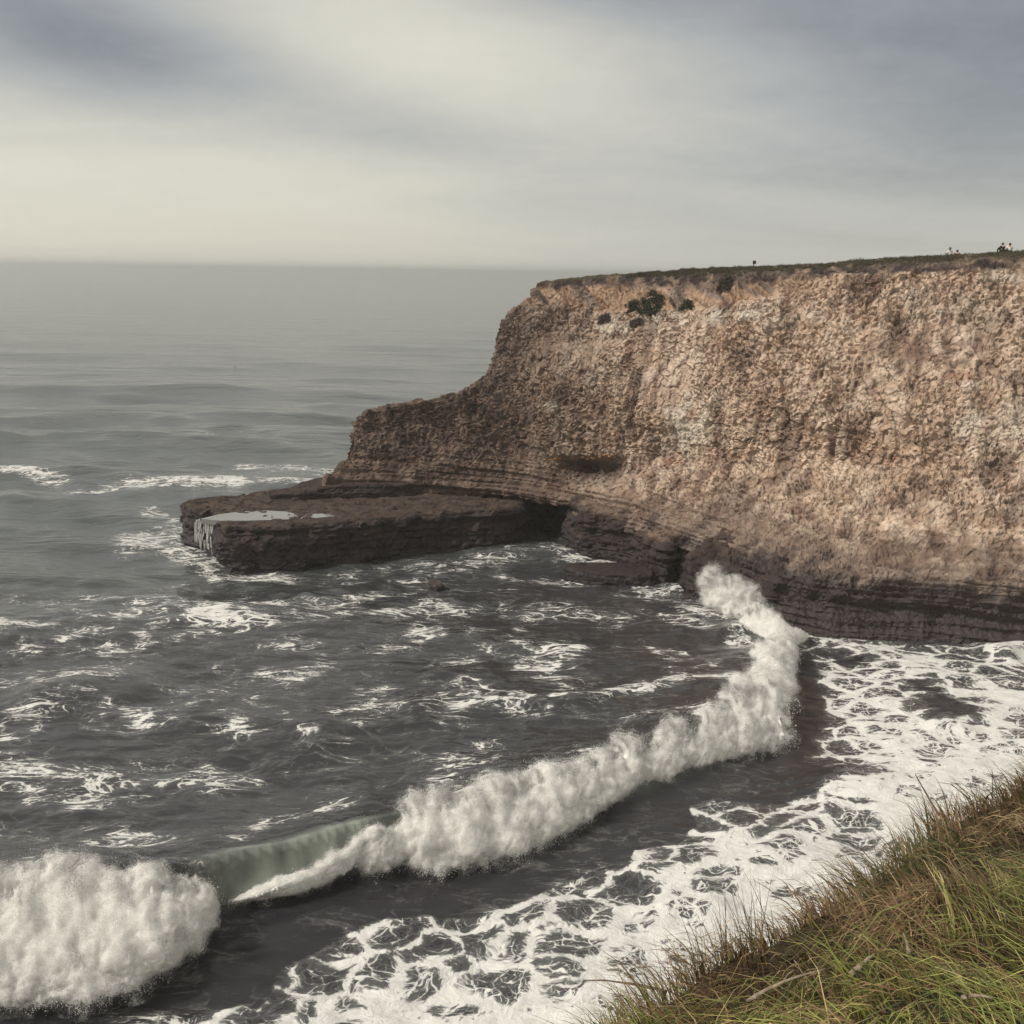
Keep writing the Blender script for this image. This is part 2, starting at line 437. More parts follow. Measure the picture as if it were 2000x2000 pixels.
def strokes_canvas():
    us = np.arange(-600, 2700, 5.0); vs = np.arange(520, 2500, 5.0)
    UU, VV = np.meshgrid(us, vs); P = np.stack([UU.ravel(), VV.ravel()], 1)
    def sweep(pts, r, k, sq=1.0):
        pts = np.array(pts, float)
        S = np.array([1.0, sq])
        bb = (P[:, 0] > pts[:, 0].min() - 3 * r) & (P[:, 0] < pts[:, 0].max() + 3 * r) & (P[:, 1] > pts[:, 1].min() - 3 * r) & (P[:, 1] < pts[:, 1].max() + 3 * r)
        if len(pts) == 1: pts = np.repeat(pts, 2, 0) + [[0, 0], [1, 0]]
        dd, _, _ = polydist(pts * S, P[bb] * S)
        return bb, k * np.exp(-(dd / r) ** 2)
    poly = np.array([(1545, 1232), (1640, 1236), (1760, 1247), (2000, 1262), (2700, 1300), (2700, 2500), (-600, 2500), (-600, 2060), (0, 2020), (180, 1990),
                     (400, 1958), (530, 1925), (555, 1865), (640, 1832), (725, 1795), (830, 1782), (930, 1790), (1050, 1745), (1140, 1712), (1225, 1697),
                     (1240, 1662), (1330, 1648), (1362, 1600), (1348, 1572), (1400, 1556), (1520, 1572), (1625, 1548), (1648, 1518), (1570, 1478), (1568, 1430), (1570, 1340), (1560, 1280)], float)
    ins = inside(poly, P); dd, _, _ = polydist(np.vstack([poly, poly[:1]]), P)
    dd = np.where(ins, dd, -dd)
    base = np.where(dd > 0, 0.58 + 0.30 * sstep(dd, 10, 190), 0.62 * sstep(dd, -10, 0))
    base = np.where(P[:, 1] < 1500, np.minimum(base, 0.72), base)
    base = np.where((P[:, 0] < 1150) & (P[:, 1] < 1960), np.minimum(base, 0.70), base)
    zone = base.reshape(UU.shape); Fm = np.zeros(len(P))
    S = [  # points, radius px, strength, vertical squeeze
        ([(15, 925), (70, 935), (110, 945)], 22, .85, 2.5), ([(140, 965), (250, 952), (460, 950)], 26, .9, 3.2), ([(470, 905), (560, 910), (640, 918)], 26, .85, 2.8),
        ([(540, 945), (640, 948)], 30, .8, 3), ([(0, 830), (300, 806)], 20, .45, 4), ([(400, 850), (520, 845)], 20, .6, 4),
        ([(250, 1060), (330, 1050), (420, 1095)], 40, .98, 1.6), ([(290, 1000), (355, 1030)], 26, .8, 1.5), ([(370, 1070), (430, 1120), (560, 1118)], 28, .95, 1.8),
        ([(330, 1140), (420, 1110)], 24, .55, 1.6), ([(480, 1192), (600, 1180), (720, 1165)], 26, .86, 2.2), ([(600, 1120), (800, 1095), (1000, 1080)], 34, .62, 2.0),
        ([(760, 1130), (900, 1100), (1060, 1075)], 30, .66, 1.8), ([(1000, 1070), (1100, 1072)], 26, .8, 2), ([(1100, 1092), (1240, 1102)], 26, 1.1, 2.0),
        ([(860, 1150), (1010, 1160)], 30, .6, 2), ([(830, 1190), (960, 1180)], 26, .58, 2), ([(1240, 1148), (1345, 1165)], 26, .85, 1.6),
        ([(1330, 1185), (1400, 1190), (1470, 1180)], 26, .95, 1.4), ([(1300, 1200), (1400, 1225), (1500, 1240)], 30, .74, 1.7), ([(1290, 1260), (1420, 1265), (1500, 1275)], 26, .55, 2),
        ([(1080, 1260), (1250, 1290)], 34, .50, 2.2), ([(900, 1230), (1060, 1240)], 30, .46, 2.2), ([(285, 1400), (320, 1400), (365, 1422)], 30, .85, 1.6),
        ([(330, 1370), (400, 1355)], 20, .6, 2), ([(480, 1360), (540, 1395), (560, 1420)], 30, .68, 1.5), ([(590, 1440), (660, 1445), (730, 1415)], 28, .74, 1.7),
        ([(780, 1385), (815, 1355), (830, 1330), (890, 1290)], 24, .68, 1.3), ([(920, 1372), (990, 1400), (1060, 1405)], 24, .82, 1.5),
        ([(1000, 1375), (1120, 1385), (1230, 1372), (1330, 1350), (1420, 1345)], 24, .95, 1.6), ([(860, 1290), (930, 1280), (1060, 1330)], 20, .55, 1.6),
        ([(560, 1500), (640, 1500), (700, 1488)], 22, .62, 1.8), ([(60, 1370), (110, 1350), (250, 1318)], 20, .55, 1.6), ([(250, 1315), (380, 1305)], 18, .45, 1.8),
        ([(0, 1425), (15, 1440)], 24, .9, 1.3), ([(50, 1445), (180, 1475), (280, 1505)], 22, .56, 1.5), ([(90, 1592), (180, 1578), (280, 1558)], 24, .78, 1.6),
        ([(-60, 1580), (20, 1630), (90, 1650)], 34, .75, 1.4), ([(100, 1620), (200, 1625), (250, 1660)], 22, .55, 1.4), ([(450, 1535), (500, 1590)], 20, .55, 1.2),
        ([(590, 1520), (720, 1570)], 24, .46, 1.5), ([(380, 1620), (560, 1610)], 20, .35, 1.5), ([(720, 1450), (900, 1440)], 30, .48, 2.0),
        ([(640, 1300), (780, 1310)], 30, .42, 2.2), ([(130, 1400), (260, 1440)], 40, .36, 2), ([(400, 1460), (560, 1520)], 50, .38, 2), ([(600, 1230), (760, 1240)], 30, .36, 2.4),
        ([(1930, 1385), (2000, 1375), (2150, 1370)], 40, 1.0, 1.3), ([(1930, 1270), (2050, 1280)], 24, .9, 1.3), ([(150, 1110), (220, 1120)], 20, .4, 2),
        ([(470, 1340), (560, 1325)], 18, .5, 2.2), 
    ]
    for pts, r, k, sq in S:
        bb, v = sweep(pts, r * 1.25, k * 0.86, sq)
        Fm[bb] = np.maximum(Fm[bb], v)
    for pts, r, k, sq in (([(1780, 1350), (1880, 1400)], 34, .45, 1.7), ([(1650, 1280), (1760, 1275)], 22, .25, 2), ([(1570, 1300), (1590, 1380), (1570, 1440)], 26, .35, 1)):
        bb, v = sweep(pts, r, k, sq); zf = zone.reshape(-1); zf[bb] = np.maximum(zf[bb] - v, 0)
    return us, vs, Fm.reshape(UU.shape), zone

def make_sea():
    dens = np.radians(np.linspace(-31, 31, 740))
    az = np.concatenate([np.radians(np.linspace(-100, -31.6, 40)), dens, np.radians(np.linspace(31.6, 100, 40))])
    dep = np.concatenate([np.radians(np.geomspace(0.085, 1.2, 60)), np.radians(np.linspace(1.25, 38.5, 490)), np.radians(np.linspace(39.5, 75, 24))])
    A, D = np.meshgrid(az, dep)
    R = H / np.tan(D)
    X, Y = R * np.sin(A), R * np.cos(A)
    ny, nx = X.shape
    dr = np.abs(np.gradient(R, axis=0)); dt = R * 0.0013
    sp = np.maximum(dr, dt)
    flatP = np.stack([X.ravel(), Y.ravel(), np.zeros(X.size)], 1)
    with np.errstate(all='ignore'):
        U, V = proj(flatP)
    front = flatP[:, 1] > 5
    us, vs, Fm, Zn = strokes_canvas()
    iu = np.clip((U - us[0]) / 5, 0, len(us) - 1.001); iv = np.clip((V - vs[0]) / 5, 0, len(vs) - 1.001)
    iu = np.nan_to_num(iu); iv = np.nan_to_num(iv)
    a0, b0 = iu.astype(int), iv.astype(int); fa, fb = iu - a0, iv - b0
    bil = lambda A_: A_[b0, a0] * (1 - fa) * (1 - fb) + A_[b0, a0 + 1] * fa * (1 - fb) + A_[b0 + 1, a0] * (1 - fa) * fb + A_[b0 + 1, a0 + 1] * fa * fb
    foam = np.where(front, bil(Fm), 0.0); zone = np.where(front, bil(Zn), 0.8 * (R.ravel() < 60))
    # breaker
    near = (np.abs(X.ravel()) < 80) & (Y.ravel() > 12) & (Y.ravel() < 100)
    q = flatP[near][:, :2]
    dd, par, side = polydist(BRW, q)
    hh = np.interp(par, np.arange(len(BR)), BR[:, 2]); pu = np.interp(par, np.arange(len(BR)), BR[:, 0])
    sd = dd * side                                     # + = seaward (left of travel along the line)
    endw = sstep(par, 0, 1) * (1 - sstep(par, len(BR) - 3, len(BR) - 1))
    fw = np.interp(pu, [0, 300, 400, 560, 720, 850, 1500], [2.2, 1.5, .7, .75, .8, 1.7, 2.0])
    hb = np.where(sd > 0, np.exp(-(sd / 4.6) ** 1.7), np.clip(1 - (-sd) / (fw * 1.5), 0, 1) ** 2.2) * hh * endw
    hb -= 0.25 * np.exp(-((sd + 4.5) / 2.5) ** 2) * endw
    br = np.zeros(len(flatP)); br[near] = hb
    sdf = np.full(len(flatP), 50.0); sdf[near] = sd
    aer = np.zeros(len(flatP))
    nzf = fbm(np.stack([q[:, 0] * 1.2, q[:, 1] * 1.2, q[:, 0] * 0], 1), 3, 3)
    glass = np.interp(pu, [340, 400, 480, 700, 760, 1380, 1440, 1520], [0, .25, .75, .85, .3, .2, .6, .3])
    aer[near] = 0.75 * glass * np.where(sd > 0, np.exp(-(sd / 0.35) ** 2), np.exp(-((-sd - 0.9) / 1.5) ** 4)) * np.clip(0.75 + 0.6 * nzf, 0, 1) * sstep(hb, 0.05, 0.5)
    trough = np.zeros(len(flatP)); trough[near] = np.where(sd < 0.8, np.exp(-((sd + 3.2) / 3.0) ** 2), 0)
    # swell ridges farther out: polyline px, height, width
    rid = np.zeros(len(flatP))
    for pts, h, wb, wf in (([(-900, 830), (0, 822), (250, 815), (480, 812), (700, 822)], 1.5, 9, 5), ([(300, 850), (480, 835), (690, 840)], 0.9, 5, 3.5),
                           ([(-900, 760), (0, 752), (500, 757), (800, 765)], 1.0, 14, 8), ([(-600, 850), (150, 850), (400, 845)], 0.8, 5, 4), ([(200, 712), (560, 706), (900, 722)], 0.9, 22, 14),
                           ([(700, 1400), (1000, 1395), (1230, 1378), (1420, 1350)], 0.7, 2.2, 1.6), ([(820, 1310), (900, 1335), (1000, 1330)], 0.35, 1.6, 1.0),
                           ([(1230, 1245), (1400, 1240), (1480, 1235)], 0.55, 1.8, 1.3), ([(250, 1420), (450, 1440), (800, 1450)], 0.4, 4, 3), ([(1780, 1415), (1900, 1400), (2100, 1385)], 0.5, 2.2, 1.6),
                           ([(1900, 1275), (2000, 1265), (2100, 1280)], 0.7, 1.5, 1.5), ([(480, 1170), (600, 1160), (720, 1150)], 0.35, 2.5, 2.0), ([(0, 1350), (150, 1330), (350, 1345)], 0.5, 4, 3)):
        w = np.array([atz(a, b, 0)[:2] for a, b in pts])
        lo, hi = w.min(0) - 60, w.max(0) + 60
        mm = (flatP[:, 0] > lo[0]) & (flatP[:, 0] < hi[0]) & (flatP[:, 1] > lo[1]) & (flatP[:, 1] < hi[1])
        qq = flatP[mm][:, :2]
        wob = fbm(np.stack([qq[:, 0] / (wb * 3), qq[:, 1] / (wb * 3), qq[:, 0] * 0], 1), 3, 9)
        d2, pr, s2 = polydist(w, qq); s2 = d2 * s2 + wob * wb * 1.2
        e2 = sstep(pr, 0, 0.5) * (1 - sstep(pr, len(w) - 1.5, len(w) - 1))
        rid[mm] += (h * 0.6 if w[0, 1] > 130 else h) * e2 * np.clip(1 + 1.3 * wob, 0.2, 1.8) * np.where(s2 > 0, np.exp(-(s2 / wb) ** 2), np.exp(-(s2 / wf) ** 2))
    # wind sea: directional sum of waves, each left out where the mesh is too coarse for it
    Z = np.zeros(len(flatP)); DX = np.zeros(len(flatP)); DY = np.zeros(len(flatP))
    spf = sp.ravel(); xf, yf = flatP[:, 0], flatP[:, 1]
    shel = 0.70 + 0.3 * sstep(yf - 0.35 * xf, 70, 150)          # calmer inside the cove
    shel *= 1 - 0.45 * trough
    r2 = np.random.default_rng(3)
    for k in range(56):
        lam = 0.55 * (60 / 0.55) ** (k / 55) * r2.uniform(0.92, 1.08)
        ang = math.radians(-97) + r2.normal(0, 0.30 + 0.45 * (1 - k / 55))
        kx, ky = math.cos(ang), math.sin(ang)
        amp = lam * 0.0062 * r2.uniform(0.6, 1.4) * (1.0 if lam < 9 else (9 / lam) ** 0.65)
        w = sstep(lam / spf, 2.2, 5.0)
        sel = w > 0.001
        ph = (xf[sel] * kx + yf[sel] * ky) * 2 * math.pi / lam + r2.uniform(0, 6.28)
        grp = 1.0
        s_ = amp * w[sel] * shel[sel] * grp
        Z[sel] += s_ * np.cos(ph); DX[sel] -= 0.85 * s_ * kx * np.sin(ph); DY[sel] -= 0.85 * s_ * ky * np.sin(ph)
    gust = np.clip(1 + 0.9 * fbm(np.stack([xf / 25, yf / 40, xf * 0], 1), 3, 41), 0.4, 1.8)
    Z *= gust
    chop = fbm(np.stack([xf / 1.6, yf / 1.1, xf * 0], 1), 3, 77) * 0.10 * shel * sstep(1.2 / spf, 1.5, 4)
    # foam breaks up offshore
    brk = fbm(np.stack([xf / 5.0, yf / 5.0, xf * 0], 1), 4, 21)
    brk2 = fbm(np.stack([xf / 1.8, yf / 2.6, xf * 0], 1), 3, 22)
    amb = (0.50 * sstep(yf - 0.5 * xf, 118, 92) + 0.08) * (0.62 + 0.38 * sstep(brk, -0.2, 0.35)) * sstep(yf, 160, 110)
    foam = np.clip(np.maximum(foam, amb) * (1 + 0.65 * brk + 0.45 * brk2), 0, np.where(foam > 0.88, 0.98, np.where(foam > 0.72, 0.84, 0.72)))
    zone = np.clip(zone + sstep(zone, 0.02, 0.3) * (0.24 * brk + 0.08 * brk2), 0, 1.02)
    crest = np.clip((Z - 0.28) * 0.9, 0, 0.25) * (spf < 1.5)
    foam = np.clip(foam + crest, 0, 1.1)
    foam = foam * (1 - 0.42 * sstep(trough, 0.3, 0.7)); foam = np.maximum(foam, zone)
    onface = np.zeros(len(flatP)); onface[near] = np.exp(-((sd + 0.4) / 1.3) ** 4) * np.clip(glass * 1.6, 0, 1)
    foam = foam * (1 - 0.95 * onface)
    calm = np.clip(shel, 0.3, 1.0)
    P = np.stack([xf + DX * (spf < 2), yf + DY * (spf < 2), Z + br + rid + chop], 1)
    return build('sea', P, [gridfaces(ny, nx)], m_sea, attrs={'foam': foam, 'aer': aer, 'calm': calm, 'zone': zone}, kind='structure',
                 label='grey ocean with swell and drifting foam reaching the hazy horizon', cat='sea')
make_sea()

# ------------------------------------------------------------------ the breaking wave: rolling whitewater and spray
def wave_loft(toe, crest, hs, n, m, seed, amp=0.30, back=1.6, bulge=0.5):
    toe = np.array([atz(a, b, 0.0) for a, b in toe]); crest_px = crest
    crest = np.array([atz(a, b, h) for (a, b), h in zip(crest, hs)])
    s = np.concatenate([[0], np.cumsum(np.linalg.norm(np.diff((toe + crest) / 2, axis=0), axis=1))])
    si = np.linspace(0, s[-1], n)
    T, Cc = pchip(s, toe, si), pchip(s, crest, si)
    tang = np.gradient((T + Cc) / 2, axis=0); tang[:, 2] = 0; tang /= np.linalg.norm(tang, axis=1, keepdims=True)
    back_dir = np.stack([-tang[:, 1], tang[:, 0], tang[:, 0] * 0], 1)
    jag = fbm(np.stack([si / 1.5, si * 0, si * 0 + seed], 1), 4, seed) * 1.0 - 0.25 + fbm(np.stack([si * 1.7, si * 0, si * 0 + seed], 1), 3, seed + 4) * 0.18
    Tj, Cj = T.copy(), Cc.copy()
    T = T - back_dir * jag[:, None] * np.clip(Cc[:, 2:3], 0.2, 1)
    Cc = Cc + np.array([0, 0, 1]) * (fbm(np.stack([si / 2.4, si * 0 + 3, si * 0], 1), 5, seed + 9, gain=0.6) * 1.1 - 0.28)[:, None] * np.clip(Cc[:, 2:3] / 2, 0.1, 1)
    hC = Cc[:, 2:3]
    p1 = Tj + (Cj - Tj) * 0.22  + np.array([0, 0, 1.0]) * hC * 0.16 - back_dir * bulge * 0.5 * hC / 2
    p2 = Tj + (Cj - Tj) * 0.62 + np.array([0, 0, 1.0]) * hC * 0.20 - back_dir * bulge * 0.25 * hC / 2
    B1 = Cc + back_dir * back * 0.5 - np.array([0, 0, 1.0]) * hC * 0.12
    B2 = Cc + back_dir * back - np.array([0, 0, 1.0]) * hC * 0.5
    T0 = T - back_dir * 0.15 - np.array([0, 0, 0.35])
    ctrl = np.stack([T0, T, p1, p2, Cc, B1, B2], 0)
    P = pchip([0, 0.06, 0.3, 0.6, 0.84, 0.93, 1.0], ctrl, np.linspace(0, 1, m))
    N = normals(P)
    if N[m // 2, :, 2].mean() < 0: N = -N
    tt = np.linspace(0, 1, m)[:, None]
    b = fbm(P * 0.38, 3, seed + 30) * 1.6 + fbm(P * 1.3, 4, seed + 31, gain=0.6) * 0.38
    hk = np.clip(hC[:, 0] / 1.6, 0.15, 1.2)[None, :]
    P = P - N * (b * amp * hk * sstep(tt, 0.0, 0.12))[..., None]
    fine = perlin(P * 4.2, seed + 50) * 0.07 + perlin(P * 9.0, seed + 51) * 0.035
    P = P + N * (fine * hk)[..., None]
    edge = sstep(tt, 0.02, 0.26) * sstep(tt, 1.0, 0.86) * np.ones(P.shape[:2])
    fe = np.minimum(np.arange(P.shape[1]), np.arange(P.shape[1])[::-1]) / (0.05 * P.shape[1])
    edge = edge * np.clip(fe, 0, 1)[None, :]
    return P, N, hk, edge

def whitewater(name, P, N, hk, ed, label, cat, reach=0.62, shells=5):
    """the rolling mass and, round it, thinner and thinner torn sheets of spray"""
    Vs, Fs, Es, k0 = [P.reshape(-1, 3)], [gridfaces(*P.shape[:2])], [ed.ravel()], P.shape[0] * P.shape[1]; n0 = k0
    Q, M_, h_ = P[::2, ::3], N[::2, ::3], hk[:, ::3]
    warp = perlin(Q * 0.7, 4)[..., None] * 1.0 + perlin(Q * 1.9, 5)[..., None] * 0.8 + perlin(Q * 5.0, 6)[..., None] * 0.45
    for k in range(1, shells + 1):
        f = k / shells
        d_ = reach * f * np.clip(h_, 0.25, 1.1)[..., None] * np.clip(0.62 + 1.15 * warp, 0.05, 2.6)
        S_ = Q + M_ * d_ + np.array([0, 0, 0.35]) * d_
        Vs.append(S_.reshape(-1, 3)); Fs.append(gridfaces(*S_.shape[:2]) + k0); k0 += S_.shape[0] * S_.shape[1]
        Es.append(((0.66 - 0.62 * f ** 0.7) * np.clip(ed[::2, ::3] + 0.25, 0, 1)).ravel())
    return build(name, np.concatenate(Vs), Fs, m_white, attrs={'edge': np.concatenate(Es), 'sheet': (np.arange(k0) >= n0) * 1.0}, kind='stuff', label=label, cat=cat)

drops = []      # (centre, size)
def scatter(P, N, hk, count, lift, size, seed, rows=None, bias=None):
    r = np.random.default_rng(seed)
    m, n = P.shape[:2]
    i = r.integers(1, m - 1, count) if rows is None else r.integers(int(rows[0] * m), max(int(rows[1] * m), int(rows[0] * m) + 1), count)
    j = r.integers(0, n, count)
    keep = r.random(count) < np.clip(hk[0, j], 0.05, 1)
    i, j = i[keep], j[keep]
    clump = np.clip(0.6 + 1.6 * perlin(P[i, j] * 0.8, seed), 0.1, 2)
    off = r.exponential(1.0, len(i)) * lift * clump * np.clip(hk[0, j], 0.2, 1)
    c = P[i, j] + N[i, j] * off[:, None] + r.normal(0, 0.10, (len(i), 3)) * lift * 2
    c[:, 2] += off * 0.35
    drops.append((c, size * r.lognormal(0, 0.45, len(i)) * (1 / (1 + 1.5 * off))))
def flush_drops(name, parent=None, label=None, cat=None):
    c = np.concatenate([a for a, _ in drops]); s = np.concatenate([b for _, b in drops]); drops.clear()
    ok = c[:, 2] > -0.1
    c, s = c[ok], s[ok]
    r = np.random.default_rng(len(c))
    base = np.array([(1, 0, -.6), (-.5, .87, -.6), (-.5, -.87, -.6), (0, 0, 1.1)], float)
    V = c[:, None, :] + base[None] * s[:, None, None] * r.uniform(0.6, 1.4, (len(c), 4, 1))
    f = np.array([(0, 1, 3), (1, 2, 3), (2, 0, 3), (2, 1, 0)])
    Fc = (np.arange(len(c))[:, None, None] * 4 + f[None]).reshape(-1, 3)
    return build(name, V.reshape(-1, 3), [Fc], m_spray, parent, smooth=True, kind='stuff', label=label, cat=cat)

# left end of the breaker, a thrown-up white mass
toe = [(-420, 2060), (-250, 2020), (-100, 1998), (0, 1982), (100, 1978), (180, 1970), (250, 1955), (310, 1922), (370, 1872), (408, 1815), (430, 1768)]
crs = [(-420, 1765), (-250, 1738), (-100, 1720), (0, 1710), (80, 1699), (160, 1686), (250, 1703), (320, 1698), (375, 1712), (408, 1742), (431, 1766)]
P, N, hk, ed = wave_loft(toe, crs, [2.3, 2.4, 2.5, 2.5, 2.55, 2.6, 2.5, 2.4, 1.9, 1.0, 0.1], 480, 130, 3, 0.30, 1.8, 0.7)
wl = whitewater('breaking_wave', P, N, hk, ed, 'tall white mass of breaking wave at the lower left of the cove', 'wave')
scatter(P, N, hk, 6000, 0.20, 0.012, 1)
scatter(P, N, hk, 11000, 0.36, 0.012, 2, (0.72, 0.97))
scatter(P, N, hk, 2000, 0.20, 0.012, 3, (0.0, 0.12))
flush_drops('spray', wl)
# the long run of whitewater
toe = [(425, 1772), (500, 1760), (560, 1754), (620, 1740), (725, 1714), (828, 1709), (932, 1706), (1000, 1690), (1035, 1672), (1100, 1644), (1166, 1602), (1250, 1556), (1320, 1526), (1390, 1506), (1470, 1486), (1530, 1468), (1560, 1448)]
crs = [(432, 1762), (502, 1745), (560, 1722), (610, 1700), (735, 1625), (815, 1562), (905, 1558), (970, 1535), (1035, 1510), (1090, 1499), (1160, 1479), (1250, 1452), (1325, 1424), (1395, 1385), (1450, 1345), (1505, 1328), (1548, 1390)]
P, N, hk, ed = wave_loft(toe, crs, [0.25, 0.55, 0.8, 1.0, 1.75, 2.15, 2.05, 2.0, 2.0, 1.95, 1.9, 1.85, 1.85, 2.0, 2.1, 2.0, 1.2], 900, 96, 8, 0.26, 1.5, 0.4)
wm = whitewater('breaking_wave', P, N, hk, ed, 'long diagonal run of white rolling surf across the cove', 'wave')
scatter(P, N, hk, 7000, 0.20, 0.014, 11)
scatter(P, N, hk, 16000, 0.36, 0.014, 12, (0.72, 0.97))
scatter(P, N, hk, 2500, 0.20, 0.014, 13, (0.0, 0.12))
flush_drops('spray', wm)
# smaller lobes of the same wave nearer the cliff
toe = [(1395, 1400), (1440, 1408), (1495, 1402), (1542, 1380), (1556, 1345), (1540, 1312), (1528, 1290)]
crs = [(1398, 1375), (1420, 1338), (1452, 1312), (1490, 1300), (1505, 1285), (1505, 1270), (1510, 1262)]
P, N, hk, ed = wave_loft(toe, crs, [0.3, 1.3, 1.8, 1.8, 1.5, 1.1, 0.4], 260, 64, 15, 0.3, 1.4, 0.4)
w3 = whitewater('breaking_wave', P, N, hk, ed, 'rounded lobe of surf just above the right end of the long white run', 'wave')
scatter(P, N, hk, 3000, 0.22, 0.016, 21); flush_drops('spray', w3)
toe = [(1455, 1300), (1490, 1318), (1530, 1322), (1560, 1306), (1556, 1280), (1545, 1258)]
crs = [(1455, 1288), (1475, 1268), (1500, 1250), (1525, 1244), (1532, 1236), (1530, 1230)]
P, N, hk, ed = wave_loft(toe, crs, [0.3, 1.1, 1.5, 1.4, 1.1, 0.5], 220, 56, 22, 0.28, 1.2, 0.3)
w4 = whitewater('breaking_wave', P, N, hk, ed, 'small white lobe of surf below the splash at the cliff', 'wave')
scatter(P, N, hk, 2500, 0.22, 0.016, 31); flush_drops('spray', w4)
toe = [(1440, 1228), (1485, 1252), (1530, 1268), (1572, 1260), (1582, 1244)]
crs = [(1445, 1205), (1475, 1192), (1508, 1196), (1540, 1216), (1566, 1234)]
P, N, hk, ed = wave_loft(toe, crs, [0.5, 1.3, 1.4, 1.0, 0.3], 220, 56, 27, 0.26, 1.2, 0.3)
w5 = whitewater('breaking_wave', P, N, hk, ed, 'ragged strip of surf running along the foot of the cliff', 'wave')
scatter(P, N, hk, 2500, 0.22, 0.016, 41); flush_drops('spray', w5)
# splash thrown up where the wave meets the rock
toe = [(1366, 1176), (1392, 1196), (1430, 1216), (1470, 1222), (1510, 1228)]
crs = [(1374, 1150), (1390, 1112), (1424, 1120), (1462, 1146), (1492, 1192)]
P, N, hk, ed = wave_loft(toe, crs, [1.2, 3.4, 3.1, 2.2, 1.0], 240, 90, 33, 0.6, 1.0, 0.0)
sp = whitewater('wave_splash', P, N, hk, ed * 0.95, 'burst of white spray where the wave hits the dark rock', 'splash', 0.85, 6)
scatter(P, N, hk, 4500, 0.22, 0.018, 51); scatter(P, N, hk, 6000, 0.60, 0.016, 52, (0.40, 0.95)); flush_drops('spray', sp)

